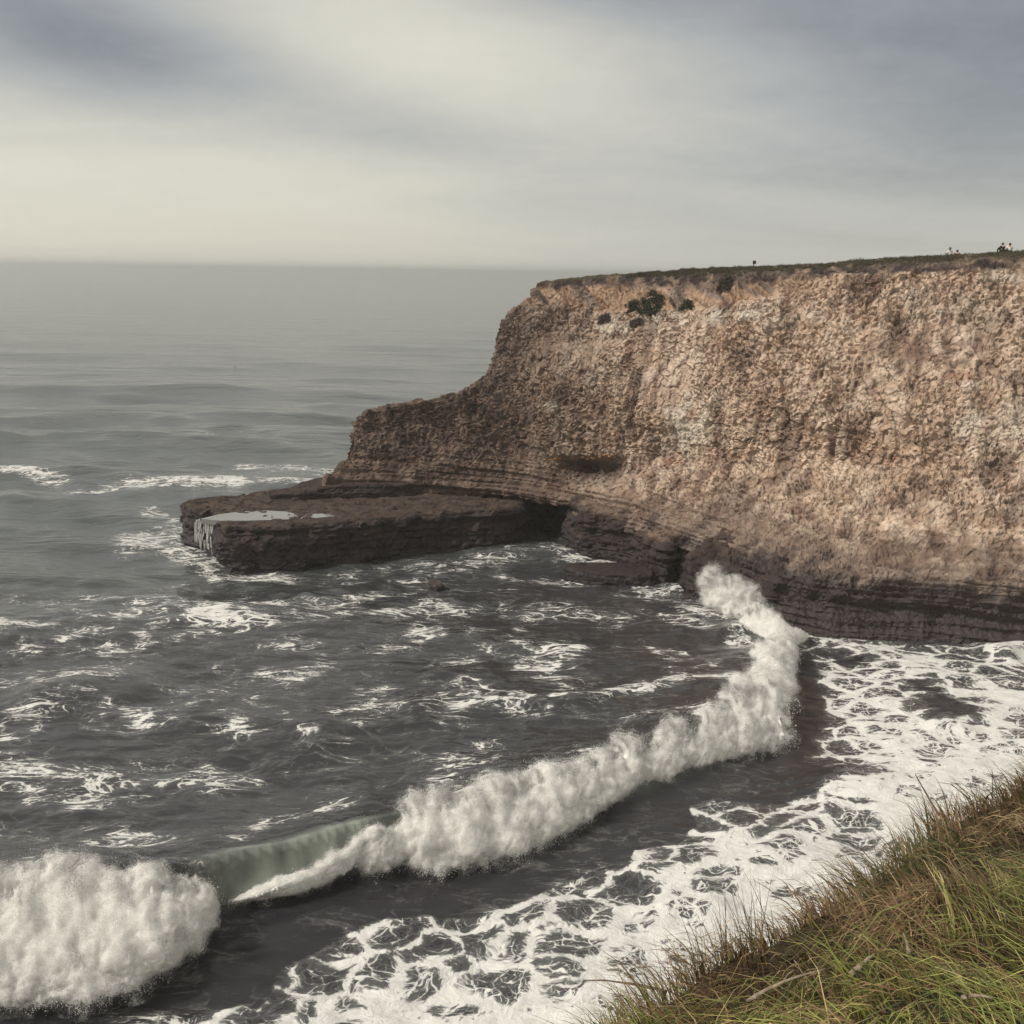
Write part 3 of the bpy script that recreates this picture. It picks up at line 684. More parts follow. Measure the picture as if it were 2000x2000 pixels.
# ------------------------------------------------------------------ the headland
def cliff_ctrl():
    # columns: shared stations from the seaward end (left) to beyond the right edge of the frame
    u0_ = [1049, 1100, 1160, 1230, 1300, 1400, 1500, 1600, 1700, 1800, 1900, 2000, 2250, 2600]
    rows = []
    def row(us, vs, ys): rows.append([aty(a, b, c) for a, b, c in zip(us, vs, ys)])
    Yr = [118, 116, 113.5, 110.5, 107.5, 104, 101, 98.5, 96.5, 95, 94, 93, 91, 86]            # rim depth
    add = lambda d: [a + d for a in Yr]
    crest = [555, 545, 538.5, 535, 531, 524.5, 521, 517, 508, 502, 498, 491, 478, 460]
    row(u0_, crest, [a + 0.8 + min(5, 0.6 * k) for k, a in enumerate(Yr)])
    rim = [561, 557, 554, 553, 556, 552, 546, 537, 532, 528, 523, 520, 507, 492]
    row([1044] + u0_[1:], rim, add(0.1))
    row([1024, 1088, 1152, 1225, 1298] + u0_[5:], [588, 585, 592, 598, 600, 588, 570, 562, 556, 550, 546, 542, 530, 515], [a - d for a, d in zip(Yr, [.5, .6, 1, 1.6, 2, 1.8, 1, .6, .5, .5, .5, .5, .5, .5])])
    row([980, 1060, 1140, 1218, 1296] + u0_[5:], [634, 636, 640, 640, 640, 636, 630, 625, 620, 616, 612, 610, 600, 590], [a - d for a, d in zip(Yr, [1.4, 1.6, 2, 2.8, 3.4, 3.2, 2.6, 2.2, 2, 2, 2, 2, 2, 2])])
    row([965, 1045, 1130, 1212, 1294] + u0_[5:], [705, 712, 718, 722, 722, 722, 720, 720, 718, 716, 714, 712, 705, 700], [a - d for a, d in zip(Yr, [2.6, 2.8, 3.4, 4.2, 4.8, 4.8, 4.6, 4.4, 4.4, 4.4, 4.4, 4.4, 4.4, 4.4])])
    row([905, 1000, 1100, 1196, 1290] + u0_[5:], [763, 780, 792, 802, 806, 808, 810, 812, 812, 812, 812, 812, 810, 806], [a - d for a, d in zip(Yr, [3.6, 4, 4.6, 5.4, 6.2, 6.6, 6.6, 6.6, 6.8, 6.8, 6.8, 6.8, 6.8, 6.8])])
    row([702, 850, 1000, 1140, 1280] + u0_[5:], [811, 845, 862, 870, 878, 885, 892, 898, 902, 904, 904, 904, 904, 904], [114, 112.2, 109.8, 106.6, 102.8, 97, 93.6, 90.8, 88.4, 86.6, 85.4, 84.4, 82, 78])
    row([676, 830, 985, 1130, 1272] + u0_[5:], [890, 905, 915, 925, 935, 950, 965, 975, 985, 990, 992, 994, 996, 998], [112, 111, 109.2, 105.8, 101, 94.6, 90.6, 87.6, 85.2, 83.6, 82.6, 81.8, 79.5, 75.6])
    row([634, 812, 975, 1122, 1262] + u0_[5:], [950, 960, 965, 972, 990, 1010, 1045, 1060, 1070, 1075, 1078, 1080, 1085, 1090], [109.3, 110.5, 109, 104.6, 99, 91.6, 86.4, 83.8, 82, 80.8, 80.0, 79.4, 77, 73])
    # lower lip, sea level and below
    lip = [aty(a, b, c) for a, b, c in zip([634, 812, 975, 1122, 1262] + u0_[5:], [985, 985, 985, 1000, 1030, 1090, 1125, 1133, 1140, 1142, 1142, 1142, 1145, 1150], [109.6, 111, 110, 104.4, 97.6, 88.6, 82.6, 80.4, 79.2, 78.4, 77.8, 77.4, 75, 71])]
    rows.append(lip)
    R = np.array(rows)
    wl = np.array([[a[0], a[1] + 0.4, 0.2] for a in lip])
    for k, (uu, vv) in enumerate([(0, 0)] * 5 + [(1400, 1172), (1505, 1215), (1600, 1232), (1700, 1241), (1800, 1247), (1900, 1252), (2000, 1256), (2250, 1266), (2600, 1290)]):
        if uu: wl[k] = atz(uu, vv, 0)
    low = wl.copy(); low[:, 2] = -3.0
    R = np.concatenate([R, wl[None], low[None]], 0)
    # plateau behind the crest, two rows (dips slightly away from the edge)
    Pl = R[0].copy(); a = Pl + np.array([0.2, 4.0, -0.45]); b = Pl + np.array([4, 45, -2.0])
    R = np.concatenate([b[None], a[None], R], 0)
    # seaward end turned round to the back of the ridge
    c1 = R[:, :1] + np.array([1.6, 3.2, -0.35]); c2 = R[:, :1] + np.array([7, 11, -1.2])
    c2[-2:, :, 2] = R[-2:, :1, 2]; c1[-2:, :, 2] = R[-2:, :1, 2]
    return np.concatenate([c2, c1, R], 1)

def strata(P, seed=0):
    """bedding: ledges and slots that follow the height, gently dipping"""
    zz = P[..., 2] + 0.035 * P[..., 0] + 0.25 * perlin(P * 0.12, seed)
    a = perlin(np.stack([P[..., 0] * 0.05, P[..., 1] * 0.05, zz * 1.5], -1), seed + 1)
    b = perlin(np.stack([P[..., 0] * 0.12, P[..., 1] * 0.12, zz * 4.2], -1), seed + 2)
    return a * 1.0 + b * 0.5

def lerp(a, b, f): return a + (np.asarray(b) - a) * f[..., None]
TAN, PALE, BROWN, RUST, GREY, DARK, SOIL = (np.array(c) for c in ((.49, .352, .262), (.67, .55, .45), (.215, .136, .106), (.35, .205, .135), (.34, .280, .240), (.030, .021, .024), (.040, .028, .029)))

def make_cliff():
    K = cliff_ctrl()
    dR = np.linalg.norm(np.diff(K, axis=0), axis=2)[:, 2:].mean(1); dR[:2] *= [0.03, 0.3]; dR[2] *= 1.5
    dC = np.linalg.norm(np.diff(K, axis=1), axis=2).mean(0); dC[:2] *= 0.35; dC[-2:] *= 0.5
    ri = np.concatenate([[0], np.cumsum(dR)]); ci = np.concatenate([[0], np.cumsum(dC)])
    NR, NC = 430, 780
    P = pchip(ri, K, np.linspace(0, ri[-1], NR))
    P = np.swapaxes(pchip(ci, np.swapaxes(P, 0, 1), np.linspace(0, ci[-1], NC)), 0, 1)
    rr = np.linspace(0, ri[-1], NR)[:, None] + np.zeros((1, NC))
    top = sstep(rr, ri[3] + 0.35 * (ri[4] - ri[3]), ri[3] - 0.05)    # 1 on turf / soil
    turf = sstep(rr, ri[3] - 0.10 * (ri[3] - ri[2]), ri[2] + 0.25 * (ri[3] - ri[2]))
    N = normals(P)
    if N[NR // 2, :, 1].mean() > 0: N = -N
    z = P[..., 2]
    Q = P + 0.5 * np.stack([perlin(P * 0.8, 1), perlin(P * 0.8, 2), perlin(P * 0.8, 3)], -1)
    low = sstep(z, 9.5, 4.5)                          # bedded foot
    # large relief: buttresses and vertical runnels
    big = fbm(np.stack([P[..., 0] / 9, P[..., 1] / 9, z / 16], -1), 3, 5) * 1.1 + fbm(np.stack([P[..., 0] / 2.6, P[..., 1] / 2.6, z / 7], -1), 3, 6) * 0.55
    rot = np.array([[0.80, 0.1, 0.6], [0, 1, 0], [-0.6, 0.1, 0.80]])
    f1, e1 = facets((Q @ rot) * np.array([0.55, 0.6, 0.72]), 1)
    f2, e2 = facets((Q @ rot) * np.array([1.35, 1.4, 1.75]), 2)
    f3, e3 = facets((Q @ rot) * np.array([2.9, 3.0, 3.6]), 3)
    patch = np.clip(0.75 + 0.9 * fbm(P / 4.5, 2, 33), 0.15, 1.5)
    st = strata(P, 60)
    face = (1 - top) * (1 - turf)
    run = fbm(np.stack([(P[..., 0] - 0.12 * z) * 2.0, P[..., 1] * 2.0, z * 0.3], -1), 3, 44)
    run2 = fbm(np.stack([(P[..., 0] - 0.1 * z) / 1.9, P[..., 1] / 1.9, z / 13], -1), 3, 46)
    smoo = sstep(fbm(P / 5.5, 3, 47), 0.30, 0.05)
    disp = (big * 0.55 + run2 * 0.5) * face + (f1 * 0.13 * smoo + f2 * 0.23 * patch + f3 * 0.26 * (0.3 + 0.7 * smoo) + run * 0.12) * face * (1 - 0.55 * low) + st * (0.12 + 0.75 * low) * face
    up = sstep(rr, ri[5] - 2, ri[4]) * sstep(P[..., 0], 32, 20) * face        # smooth slumped earth under the rim on the left
    disp = disp * (1 - 0.45 * up)
    gul = np.abs(fbm(np.stack([(P[..., 0] + 0.8 * z) / 2.2, P[..., 1] / 5, z / 12], -1), 3, 71))
    disp -= up * sstep(gul, 0.25, 0.0) * 0.5
    # the dark overhang at mid height left of centre and small hollows
    U, V = proj(P.reshape(-1, 3)); U = U.reshape(z.shape); V = V.reshape(z.shape)
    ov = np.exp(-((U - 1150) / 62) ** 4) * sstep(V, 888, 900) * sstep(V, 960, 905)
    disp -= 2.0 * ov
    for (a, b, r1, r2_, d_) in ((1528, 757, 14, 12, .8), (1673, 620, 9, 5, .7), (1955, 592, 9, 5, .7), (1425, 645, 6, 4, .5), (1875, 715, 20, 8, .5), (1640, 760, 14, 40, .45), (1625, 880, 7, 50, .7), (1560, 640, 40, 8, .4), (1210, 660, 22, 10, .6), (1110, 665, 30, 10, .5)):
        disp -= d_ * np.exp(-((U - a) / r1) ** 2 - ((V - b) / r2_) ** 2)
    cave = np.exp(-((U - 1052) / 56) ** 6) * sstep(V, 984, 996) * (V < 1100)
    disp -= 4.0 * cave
    tl = fbm(P / 0.7, 4, 80)
    disp += turf * tl * 0.22 + top * (1 - turf) * (fbm(P / 0.8, 4, 81) * 0.5)
    P = P + N * disp[..., None]
    # notch under the foot
    z = P[..., 2]
    P[..., 1] += (1.0 * np.exp(-((z - 1.6) / 1.6) ** 2) + 0.15 * st * low) * (U > 1330) * face
    # colour: rock bands and patches, with some shade worked into the tint
    n1 = fbm(P / 6.0, 4, 90); n2 = fbm(P / 1.6, 4, 91); n3 = fbm(np.stack([P[..., 0] / 1.5, P[..., 1] / 1.5, z / 9], -1), 4, 92)
    c = np.zeros(P.shape) + TAN
    c = lerp(c, PALE, np.clip(0.35 + 1.3 * n2 + 0.7 * n1, 0, 1) * 0.75)
    c = lerp(c, BROWN, sstep(n3 + 0.3 * n1, 0.08, 0.45) * 0.80)
    c = lerp(c, BROWN * .75, sstep(-run2, 0.05, 0.45) * 0.75); c = lerp(c, PALE, sstep(run2, 0.1, 0.5) * 0.5)
    c = lerp(c, BROWN * .6, sstep(-run, 0.12, 0.5) * 0.40 * (1 - low))
    lay = perlin(np.stack([P[..., 0] * .03, P[..., 1] * .03, (z + .02 * P[..., 0]) * 1.1], -1), 48)
    c = c * (1 + 0.28 * lay * sstep(z, 22, 12))[..., None]
    c = lerp(c, RUST, sstep(fbm(P / 3.0, 4, 93), 0.30, 0.55) * 0.30)
    c = lerp(c, GREY, sstep(fbm(P / 5.0, 4, 94), 0.2, 0.5) * 0.4)
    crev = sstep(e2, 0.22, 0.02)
    c = c * (1 - 0.35 * crev * sstep(e2, 0.3, 0.0))[..., None]  # creases between chips darkened, shade painted into the colour
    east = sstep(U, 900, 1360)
    c = lerp(c, np.array([.066, .043, .038]), (1 - east) * (0.85 + 0.5 * n2).clip(0.5, 1))  # seaward end: browner weathered rock, its shade also painted into the colour
    for (a, b, r1, r2_, k) in ((1345, 835, 40, 45, .8), (1072, 793, 10, 8, 1.0), (1875, 752, 34, 10, .9), (1900, 830, 40, 24, .5), (1460, 618, 90, 14, .6), (1990, 850, 60, 40, .5), (1200, 640, 34, 14, .7), (1280, 625, 60, 14, .6), (1960, 540, 40, 8, .5)):
        c = lerp(c, np.array([.64, .58, .50]), np.clip(np.exp(-((U - a) / r1) ** 2 - ((V - b) / r2_) ** 2) * (1 + 2.2 * n2), 0, 1) * k * face)
    for (a, b, r1, r2_, k) in ((1878, 740, 36, 12, .5), (1310, 902, 16, 6, .5), (1720, 900, 30, 12, .3)):
        c = lerp(c, np.array([.36, .16, .10]), np.clip(np.exp(-((U - a) / r1) ** 2 - ((V - b) / r2_) ** 2) * (1 + 2.2 * n2), 0, 1) * k)
    c = lerp(c, np.array([.36, .235, .160]), up * np.clip(0.75 + n2, 0, 1))
    c = lerp(c, np.array([.15, .12, .115]), up * sstep(fbm(np.stack([(P[..., 0] + 1.1 * z) / 2.6, P[..., 1] / 4, z / 9], -1), 3, 95), 0.08, 0.25) * 0.75)
    c = lerp(c, SOIL, top * np.clip(0.85 + 0.9 * n2, 0, 1))
    c = lerp(c, np.array([.06, .054, .026]), turf * np.clip(0.8 + 1.2 * n2, 0, 1))
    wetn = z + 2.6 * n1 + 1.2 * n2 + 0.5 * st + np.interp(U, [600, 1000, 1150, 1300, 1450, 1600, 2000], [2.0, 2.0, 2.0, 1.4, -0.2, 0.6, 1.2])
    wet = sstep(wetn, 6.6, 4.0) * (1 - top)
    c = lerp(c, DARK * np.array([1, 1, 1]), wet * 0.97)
    weath = sstep(wetn, 9.0, 5.5) * (1 - wet)
    c = lerp(c, np.array([.120, .082, .068]), weath * 0.75)
    c = lerp(c, np.array([.07, .05, .048]), ov * 0.9); c = lerp(c, DARK, cave * 0.9)  # recess shade of overhang and cave painted in; cave rock also wet
    c = np.clip(c, 0.015, 0.8)
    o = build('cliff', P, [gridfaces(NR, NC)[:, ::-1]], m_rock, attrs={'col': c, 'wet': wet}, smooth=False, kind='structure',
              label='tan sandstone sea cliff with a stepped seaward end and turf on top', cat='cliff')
    return o, P, turf, N
cliff, CP, CT, CN = make_cliff()

# ------------------------------------------------------------------ wave-cut rock at the foot
def rock_mass(name, outline, spine, ztop, label, nside=46, ntop=60, ncol=700, zbot=-2.5, batter=0.4, roundr=0.35, seed=0, dark=1.0, topc=None, amp=1.0, lift=None, dome=0.0):
    """solid of bedded rock: plan outline (m), side rows from below the sea to the rim, then rows across the top to the spine"""
    o = np.array(outline, float); o = np.vstack([o, o[:1]])
    s = np.concatenate([[0], np.cumsum(np.hypot(*np.diff(o, axis=0).T))])
    si = np.linspace(0, s[-1], ncol, endpoint=False)
    E = np.stack([np.interp(si, s, o[:, 0]), np.interp(si, s, o[:, 1])], 1)
    k = np.array([1, 2, 3, 4, 3, 2, 1.0]); k /= k.sum()
    for _ in range(2):
        E = sum(w * np.roll(E, j - 3, 0) for j, w in enumerate(k))
    sp_ = np.array(spine, float)
    best = np.full(len(E), 1e9); In = E.copy()
    for a, b in zip(sp_[:-1], sp_[1:]):
        q = np.clip(((E - a) @ (b - a)) / ((b - a) @ (b - a)), 0, 1); pt = a + q[:, None] * (b - a)
        dd = np.hypot(*(E - pt).T); mm = dd < best; best = np.where(mm, dd, best); In = np.where(mm[:, None], pt, In)
    inw = (In - E) / (best[:, None] + 1e-6)
    rows = []
    for zf in np.linspace(0, 1, nside):
        zz = zbot + (ztop - roundr - zbot) * zf
        pt = E + inw * batter * (zz - 0) / max(ztop, 0.5)
        rows.append(np.concatenate([pt, np.full((ncol, 1), zz)], 1))
    for a in np.linspace(0.15, 1, 7):
        an = a * math.pi / 2
        pt = E + inw * (batter + roundr * (1 - math.cos(an)))
        rows.append(np.concatenate([pt, np.full((ncol, 1), ztop - roundr + roundr * math.sin(an))], 1))
    st_ = rows[-1][:, :2]
    for a in np.linspace(0, 1, ntop + 1)[1:]:
        pt = st_ + (In - st_) * a
        rows.append(np.concatenate([pt, np.full((ncol, 1), ztop + dome * math.sin(a * math.pi / 2))], 1))
    P = np.array(rows)
    if lift is not None: P[..., 2] += lift(P) * sstep(P[..., 2], -0.5, ztop * 0.9)
    N = np.cross(np.roll(P, -1, 1) - np.roll(P, 1, 1), np.gradient(P, axis=0)); N /= np.linalg.norm(N, axis=-1, keepdims=True) + 1e-9
    sidew = np.clip(1 - np.abs(N[..., 2]), 0, 1)
    if (N[4, :, :2] * inw).sum() > 0: N = -N
    istop = sstep(np.arange(len(P)), nside - 2, nside + 5)[:, None] + 0 * P[..., 0]
    st = strata(P, 60)
    f1, e1 = facets(P * np.array([0.6, 0.6, 1.3]), seed + 1); f2, e2 = facets(P * np.array([1.5, 1.5, 3.0]), seed + 2)
    b = fbm(P / 3.0, 3, seed + 5)
    fade = 1 - sstep(np.arange(len(P)), len(P) - 4, len(P) - 1)[:, None]
    disp = (st * 0.50 + f1 * 0.34 + f2 * 0.16 + b * 0.7) * (1 - istop) + istop * (f1 * 0.10 + f2 * 0.10 + b * 0.16) * fade
    P = P + N * (disp * amp)[..., None]
    n2 = fbm(P / 1.2, 4, seed + 9)
    c = np.zeros(P.shape) + DARK
    c = lerp(c, np.array([.075, .050, .044]), np.clip(0.25 + 1.4 * n2, 0, 1))
    c = lerp(c, np.array(topc if topc is not None else (.095, .070, .060)), istop * np.clip(0.7 + 1.3 * n2, 0, 1))
    c = lerp(c, DARK * 0.8, sstep(P[..., 2], 2.0, 0.6) * (1 - istop))
    wet = np.clip(0.55 * (1 - istop) + 0.5 * sstep(P[..., 2], 1.5, 0.5), 0, 1) * np.ones(n2.shape)
    ny, nx = P.shape[:2]
    return build(name, P, [gridfaces(ny, nx, True)], m_rock, smooth=False, attrs={'col': np.clip(c * dark * .85, 0.01, 0.7), 'wet': wet}, kind='structure', label=label, cat='rock')
w0 = lambda u, v, z=0.0: tuple(atz(u, v, z)[:2])
ledge = rock_mass('rock_ledge', [w0(358, 1052), w0(372, 1064), w0(392, 1068), w0(399, 1060), w0(418, 1072), w0(424, 1092), w0(439, 1106), w0(538, 1105), w0(637, 1096), w0(720, 1087), w0(801, 1078), w0(921, 1069),
                                 w0(990, 1064), w0(1012, 1056), w0(1030, 1042), (4.4, 113), (9, 116), (6, 122), (-10, 121), (-22, 115.5), (-28, 109.6), (-32.6, 106.8)],
                  [(-28.5, 103.2), (-22, 104), (-8, 110), (2, 116)], 3.5, 'dark flat wave-cut rock ledge running out to sea at the cliff foot', seed=100, ncol=620, nside=34, ntop=44, topc=(.095, .069, .056),
                  lift=lambda P: -0.25 * np.exp(-(((P[..., 0] + 25.6) / 3.6) ** 2 + ((P[..., 1] - 99) / 1.5) ** 2)) - 0.5 * np.exp(-(((P[..., 0] + 29.7) / 0.9) ** 2 + ((P[..., 1] - 101.0) / 2.0) ** 2)))
slab = rock_mass('rock_slab', [w0(512, 977, 3.5), w0(560, 978, 3.5), w0(637, 976, 3.5), w0(740, 972, 3.5), w0(860, 968, 3.5), w0(1000, 966, 3.5), (7, 111), (6, 121), (-10, 122), (-20, 116.5), (-24.5, 109.5)],
                 [(-21, 109.8), (-12, 114), (2, 115)], 4.75, 'low dark slab stepping up from the flat ledge to the cliff', seed=130, zbot=3.0, nside=16, ntop=30, batter=0.5, ncol=420, roundr=0.25, topc=(.07, .05, .043), amp=0.7,
                 lift=lambda P: -0.85 * sstep(P[..., 0], -17, -25))
mid = rock_mass('rock_bench', [w0(1112, 1074), w0(1124, 1082), w0(1170, 1088), w0(1225, 1096), w0(1250, 1106), w0(1256, 1125), w0(1300, 1138), (16, 94), (22, 96), (22, 108), (8, 112), (5.0, 106)],
                [(9.5, 102), (14, 100), (17, 102)], 3.6, 'brown bedded rock bench between the sea cave and the rounded nose', seed=150, ncol=440, batter=0.9, roundr=0.7, topc=(.20, .145, .110), dark=1.1, amp=1.0,
                lift=lambda P: 0.22 * np.clip(P[..., 1] - 98, 0, 6))
shelf = rock_mass('rock_shelf', [w0(1100, 1122), w0(1130, 1132), w0(1180, 1138), w0(1240, 1142), w0(1275, 1140), (12.8, 95.5), w0(1245, 1115), w0(1150, 1112), w0(1105, 1116)],
                  [(6.5, 93), (10.8, 93.4)], 0.75, 'thin dark shelf of rock awash below the bench', seed=170, ncol=360, nside=26, ntop=24, batter=0.1, roundr=0.15, amp=0.45, topc=(.045, .034, .032), dark=.9)
nose = rock_mass('rock_nose', [w0(1328, 1150), w0(1340, 1165), w0(1380, 1172), w0(1430, 1185), w0(1500, 1212), (24, 82), (30, 86), (27, 96), (19, 95), (15.6, 92.5)],
                 [(18.5, 90.5), (24, 88)], 4.3, 'rounded dark rock nose where the splash breaks', seed=190, ncol=420, nside=46, ntop=36, batter=1.5, roundr=1.5, dome=1.0, topc=(.10, .070, .058), amp=1.1)
rk = rock_mass('sea_rock', [w0(835, 1150), w0(850, 1153), w0(868, 1151), w0(866, 1145), w0(850, 1143), w0(838, 1145)], [(-6.9, 89.3), (-6.4, 89.4)], 0.45,
               'small dark rock awash in the middle of the cove', seed=210, ncol=90, nside=14, ntop=8, batter=0.2, roundr=0.2, zbot=-0.6, amp=0.3)
rk['kind'] = 'thing'

# tide pool, waterfall
m_pool, t, out = material('pool_water')
b = bsdf(t, (0.20, 0.20, 0.195, 1), 0.04, 0.5, t.bump(t.noise(t.pos(), 2.5, 3, 0.5), 0.04, 0.1)); b.inputs['IOR'].default_value = 1.333
t.l.new(b.outputs[0], out.inputs[0])
pl = [w0(a, b_, 3.42) for a, b_ in ((392, 1014), (430, 1005), (470, 1000), (520, 998), (560, 1000), (600, 1004), (640, 1003), (655, 1009), (600, 1014), (540, 1016), (480, 1018), (430, 1018))]
def poolfn(bm):
    vs_ = [bm.verts.new((a, b_, 3.47)) for a, b_ in pl]; lo = [bm.verts.new((a, b_, 3.0)) for a, b_ in pl]
    bm.faces.new(vs_[::-1]); bm.faces.new(lo)
    for i in range(len(pl)): bm.faces.new([vs_[i], vs_[(i + 1) % len(pl)], lo[(i + 1) % len(pl)], lo[i]])
po = mesh_of(poolfn, 'tide_pool', m_pool, smooth=False)
bm_ = bmesh.new(); bm_.from_mesh(po.data); bmesh.ops.recalc_face_normals(bm_, faces=bm_.faces); bm_.to_mesh(po.data); bm_.free()
tag(po, 'shallow bright pool lying on the flat ledge near its tip', 'pool', kind='structure')

def waterfall():
    r = np.random.default_rng(4); V = []; Fq = []
    base = 0
    for k in range(64):
        u = r.uniform(384, 421); n = 16
        w = r.uniform(0.015, 0.05); ph = r.uniform(0, 9)
        v0, v1 = 1011 + r.uniform(-2, 4), np.interp(u, [384, 421], [1064, 1084])
        topp = atz(u, v0, 3.35); yb = atz(u, v1, 0.0)
        f0 = r.uniform(0, 0.7) if k % 4 else 0.0; stp = r.uniform(0.12, 0.4)
        for i in range(n):
            f = min(f0 + i / (n - 1) * stp, 1.0)
            p = topp + (yb - topp) * f + np.array([0.05 * math.sin(f * 7 + ph) * f, -0.55, 0.0])
            p[1] -= 0.35 * math.sin(f * 3.1)
            ww = w * (0.6 + 0.6 * abs(math.sin(f * 9 + ph)))
            V += [p + [-ww, 0, 0], p + [0, -ww * 0.8, 0], p + [ww, 0, 0]]
        for i in range(n - 1):
            a = base + i * 3
            Fq += [(a, a + 1, a + 4, a + 3), (a + 1, a + 2, a + 5, a + 4)]
        base += n * 3
    return build('waterfall', np.array(V), [np.array(Fq)], m_spray, kind='stuff', label='thin white streams of water pouring off the tip of the ledge', cat='waterfall')
waterfall()

# orange weathered stones in a row above the overhang
m_stone = flat('orange_stone', (.46, .25, .12), 0.9, 0.1, 3, 0.6)
def stonefn(seed):
    def fn(bm):
        bmesh.ops.create_icosphere(bm, subdivisions=1, radius=1)
        r = random.Random(seed)
        for v in bm.verts: v.co *= r.uniform(0.75, 1.2)
    return fn
_st = []
def add_stones():
    Uc, Vc = proj(CP.reshape(-1, 3))
    for k in range(13):
        u = 1062 + k * 11 + random.uniform(-3, 3); v = 897 - (k / 12) ** 2 * 7 + random.uniform(-1.5, 1.5)
        idx = np.argmin((Uc - u) ** 2 + (Vc - v) ** 2)
        p = CP.reshape(-1, 3)[idx]; nn = CN.reshape(-1, 3)[idx]
        if k < 4: o = mesh_of(stonefn(k), 'stone', m_stone, cliff, smooth=False); _st.append(o)
        else: o = _st[k % 4].copy(); col.objects.link(o)
        s = random.uniform(0.12, 0.26) * (0.7 + 0.6 * k / 12)
        o.location = p + nn * 0.08; o.scale = (s * 1.5, s, s * 0.75); o.rotation_euler = (0, 0, random.uniform(0, 6))
add_stones()

# turf along the cliff top
def blades(roots, length, width, lean, colr, seg=3, up=None, droop=0.6):
    """n curved tapering blades; lean (n,2) horizontal direction*amount"""
    n = len(roots); up = np.array([0, 0, 1.0])
    tt = np.linspace(0, 1, seg + 1)
    side = np.stack([-lean[:, 1], lean[:, 0], np.zeros(n)], 1); side /= np.linalg.norm(side, axis=1, keepdims=True) + 1e-6
    tw = rng.normal(0, 0.9, n)
    fw = np.stack([lean[:, 0], lean[:, 1], np.zeros(n)], 1); fw /= np.linalg.norm(fw, axis=1, keepdims=True) + 1e-6
    side = side * np.cos(tw)[:, None] + fw * np.sin(tw)[:, None]
    L = np.hypot(lean[:, 0], lean[:, 1])
    V = np.zeros((n, 2 * seg + 1, 3)); Cc = np.zeros((n, 2 * seg + 1, 3))
    pos = roots.copy(); th = np.zeros(n)
    for k in range(seg + 1):
        a = np.clip(L * (0.35 + droop * tt[k] * 1.6), 0, 2.3)
        w = (width * (1 - tt[k] ** 1.6) * (0.75 if k == 0 else 1))[:, None] * side * 0.5
        cc = colr * (0.82 + 0.30 * tt[k])
        if k < seg:
            V[:, 2 * k], V[:, 2 * k + 1] = pos - w, pos + w; Cc[:, 2 * k] = Cc[:, 2 * k + 1] = cc
        else:
            V[:, 2 * k] = pos; Cc[:, 2 * k] = cc
        pos = pos + (np.sin(a)[:, None] * fw + np.cos(a)[:, None] * up) * (length / seg)[:, None]
    nv = 2 * seg + 1; b = np.arange(n)[:, None] * nv
    q = np.concatenate([b + np.array([[2 * k, 2 * k + 1, 2 * k + 3, 2 * k + 2]]) for k in range(seg - 1)], 0) if seg > 1 else None
    tr = b + np.array([[2 * seg - 2, 2 * seg - 1, 2 * seg]])
    return V.reshape(-1, 3), ([q] if q is not None else []) + [tr], Cc.reshape(-1, 3)

def cliff_turf():
    w = CT * (np.arange(CP.shape[0])[:, None] > 8)
    U, V = proj(CP.reshape(-1, 3)); ok = (w.ravel() > 0.35) & (U > 1040) & (U < 2150) & (CP[..., 1].ravel() < 112)
    idx = rng.choice(np.where(ok)[0], 26000)
    roots = CP.reshape(-1, 3)[idx] + rng.normal(0, 0.05, (26000, 3)) * [1, 1, 0.2]
    n = len(roots)
    pt = fbm(roots / 1.5, 3, 7)
    length = np.clip(rng.uniform(0.08, 0.20, n) * (1 + 1.2 * pt), 0.05, 0.4)
    ang = rng.uniform(0, 6.28, n); lean = np.stack([np.cos(ang), np.sin(ang)], 1) * rng.uniform(0.2, 0.9, n)[:, None]
    pal = np.array([(.070, .066, .027), (.050, .050, .023), (.085, .064, .038), (.05, .038, .032)])
    c = pal[rng.choice(4, n, p=[.35, .3, .2, .15])] * rng.uniform(0.7, 1.2, (n, 1))
    V, Fc, Cc = blades(roots, length, rng.uniform(0.03, 0.06, n), lean, c, 2)
    build('turf', V, Fc, m_grass, attrs={'col': Cc}, kind='stuff', label='short dark grass along the top edge of the far cliff', cat='grass')
cliff_turf()

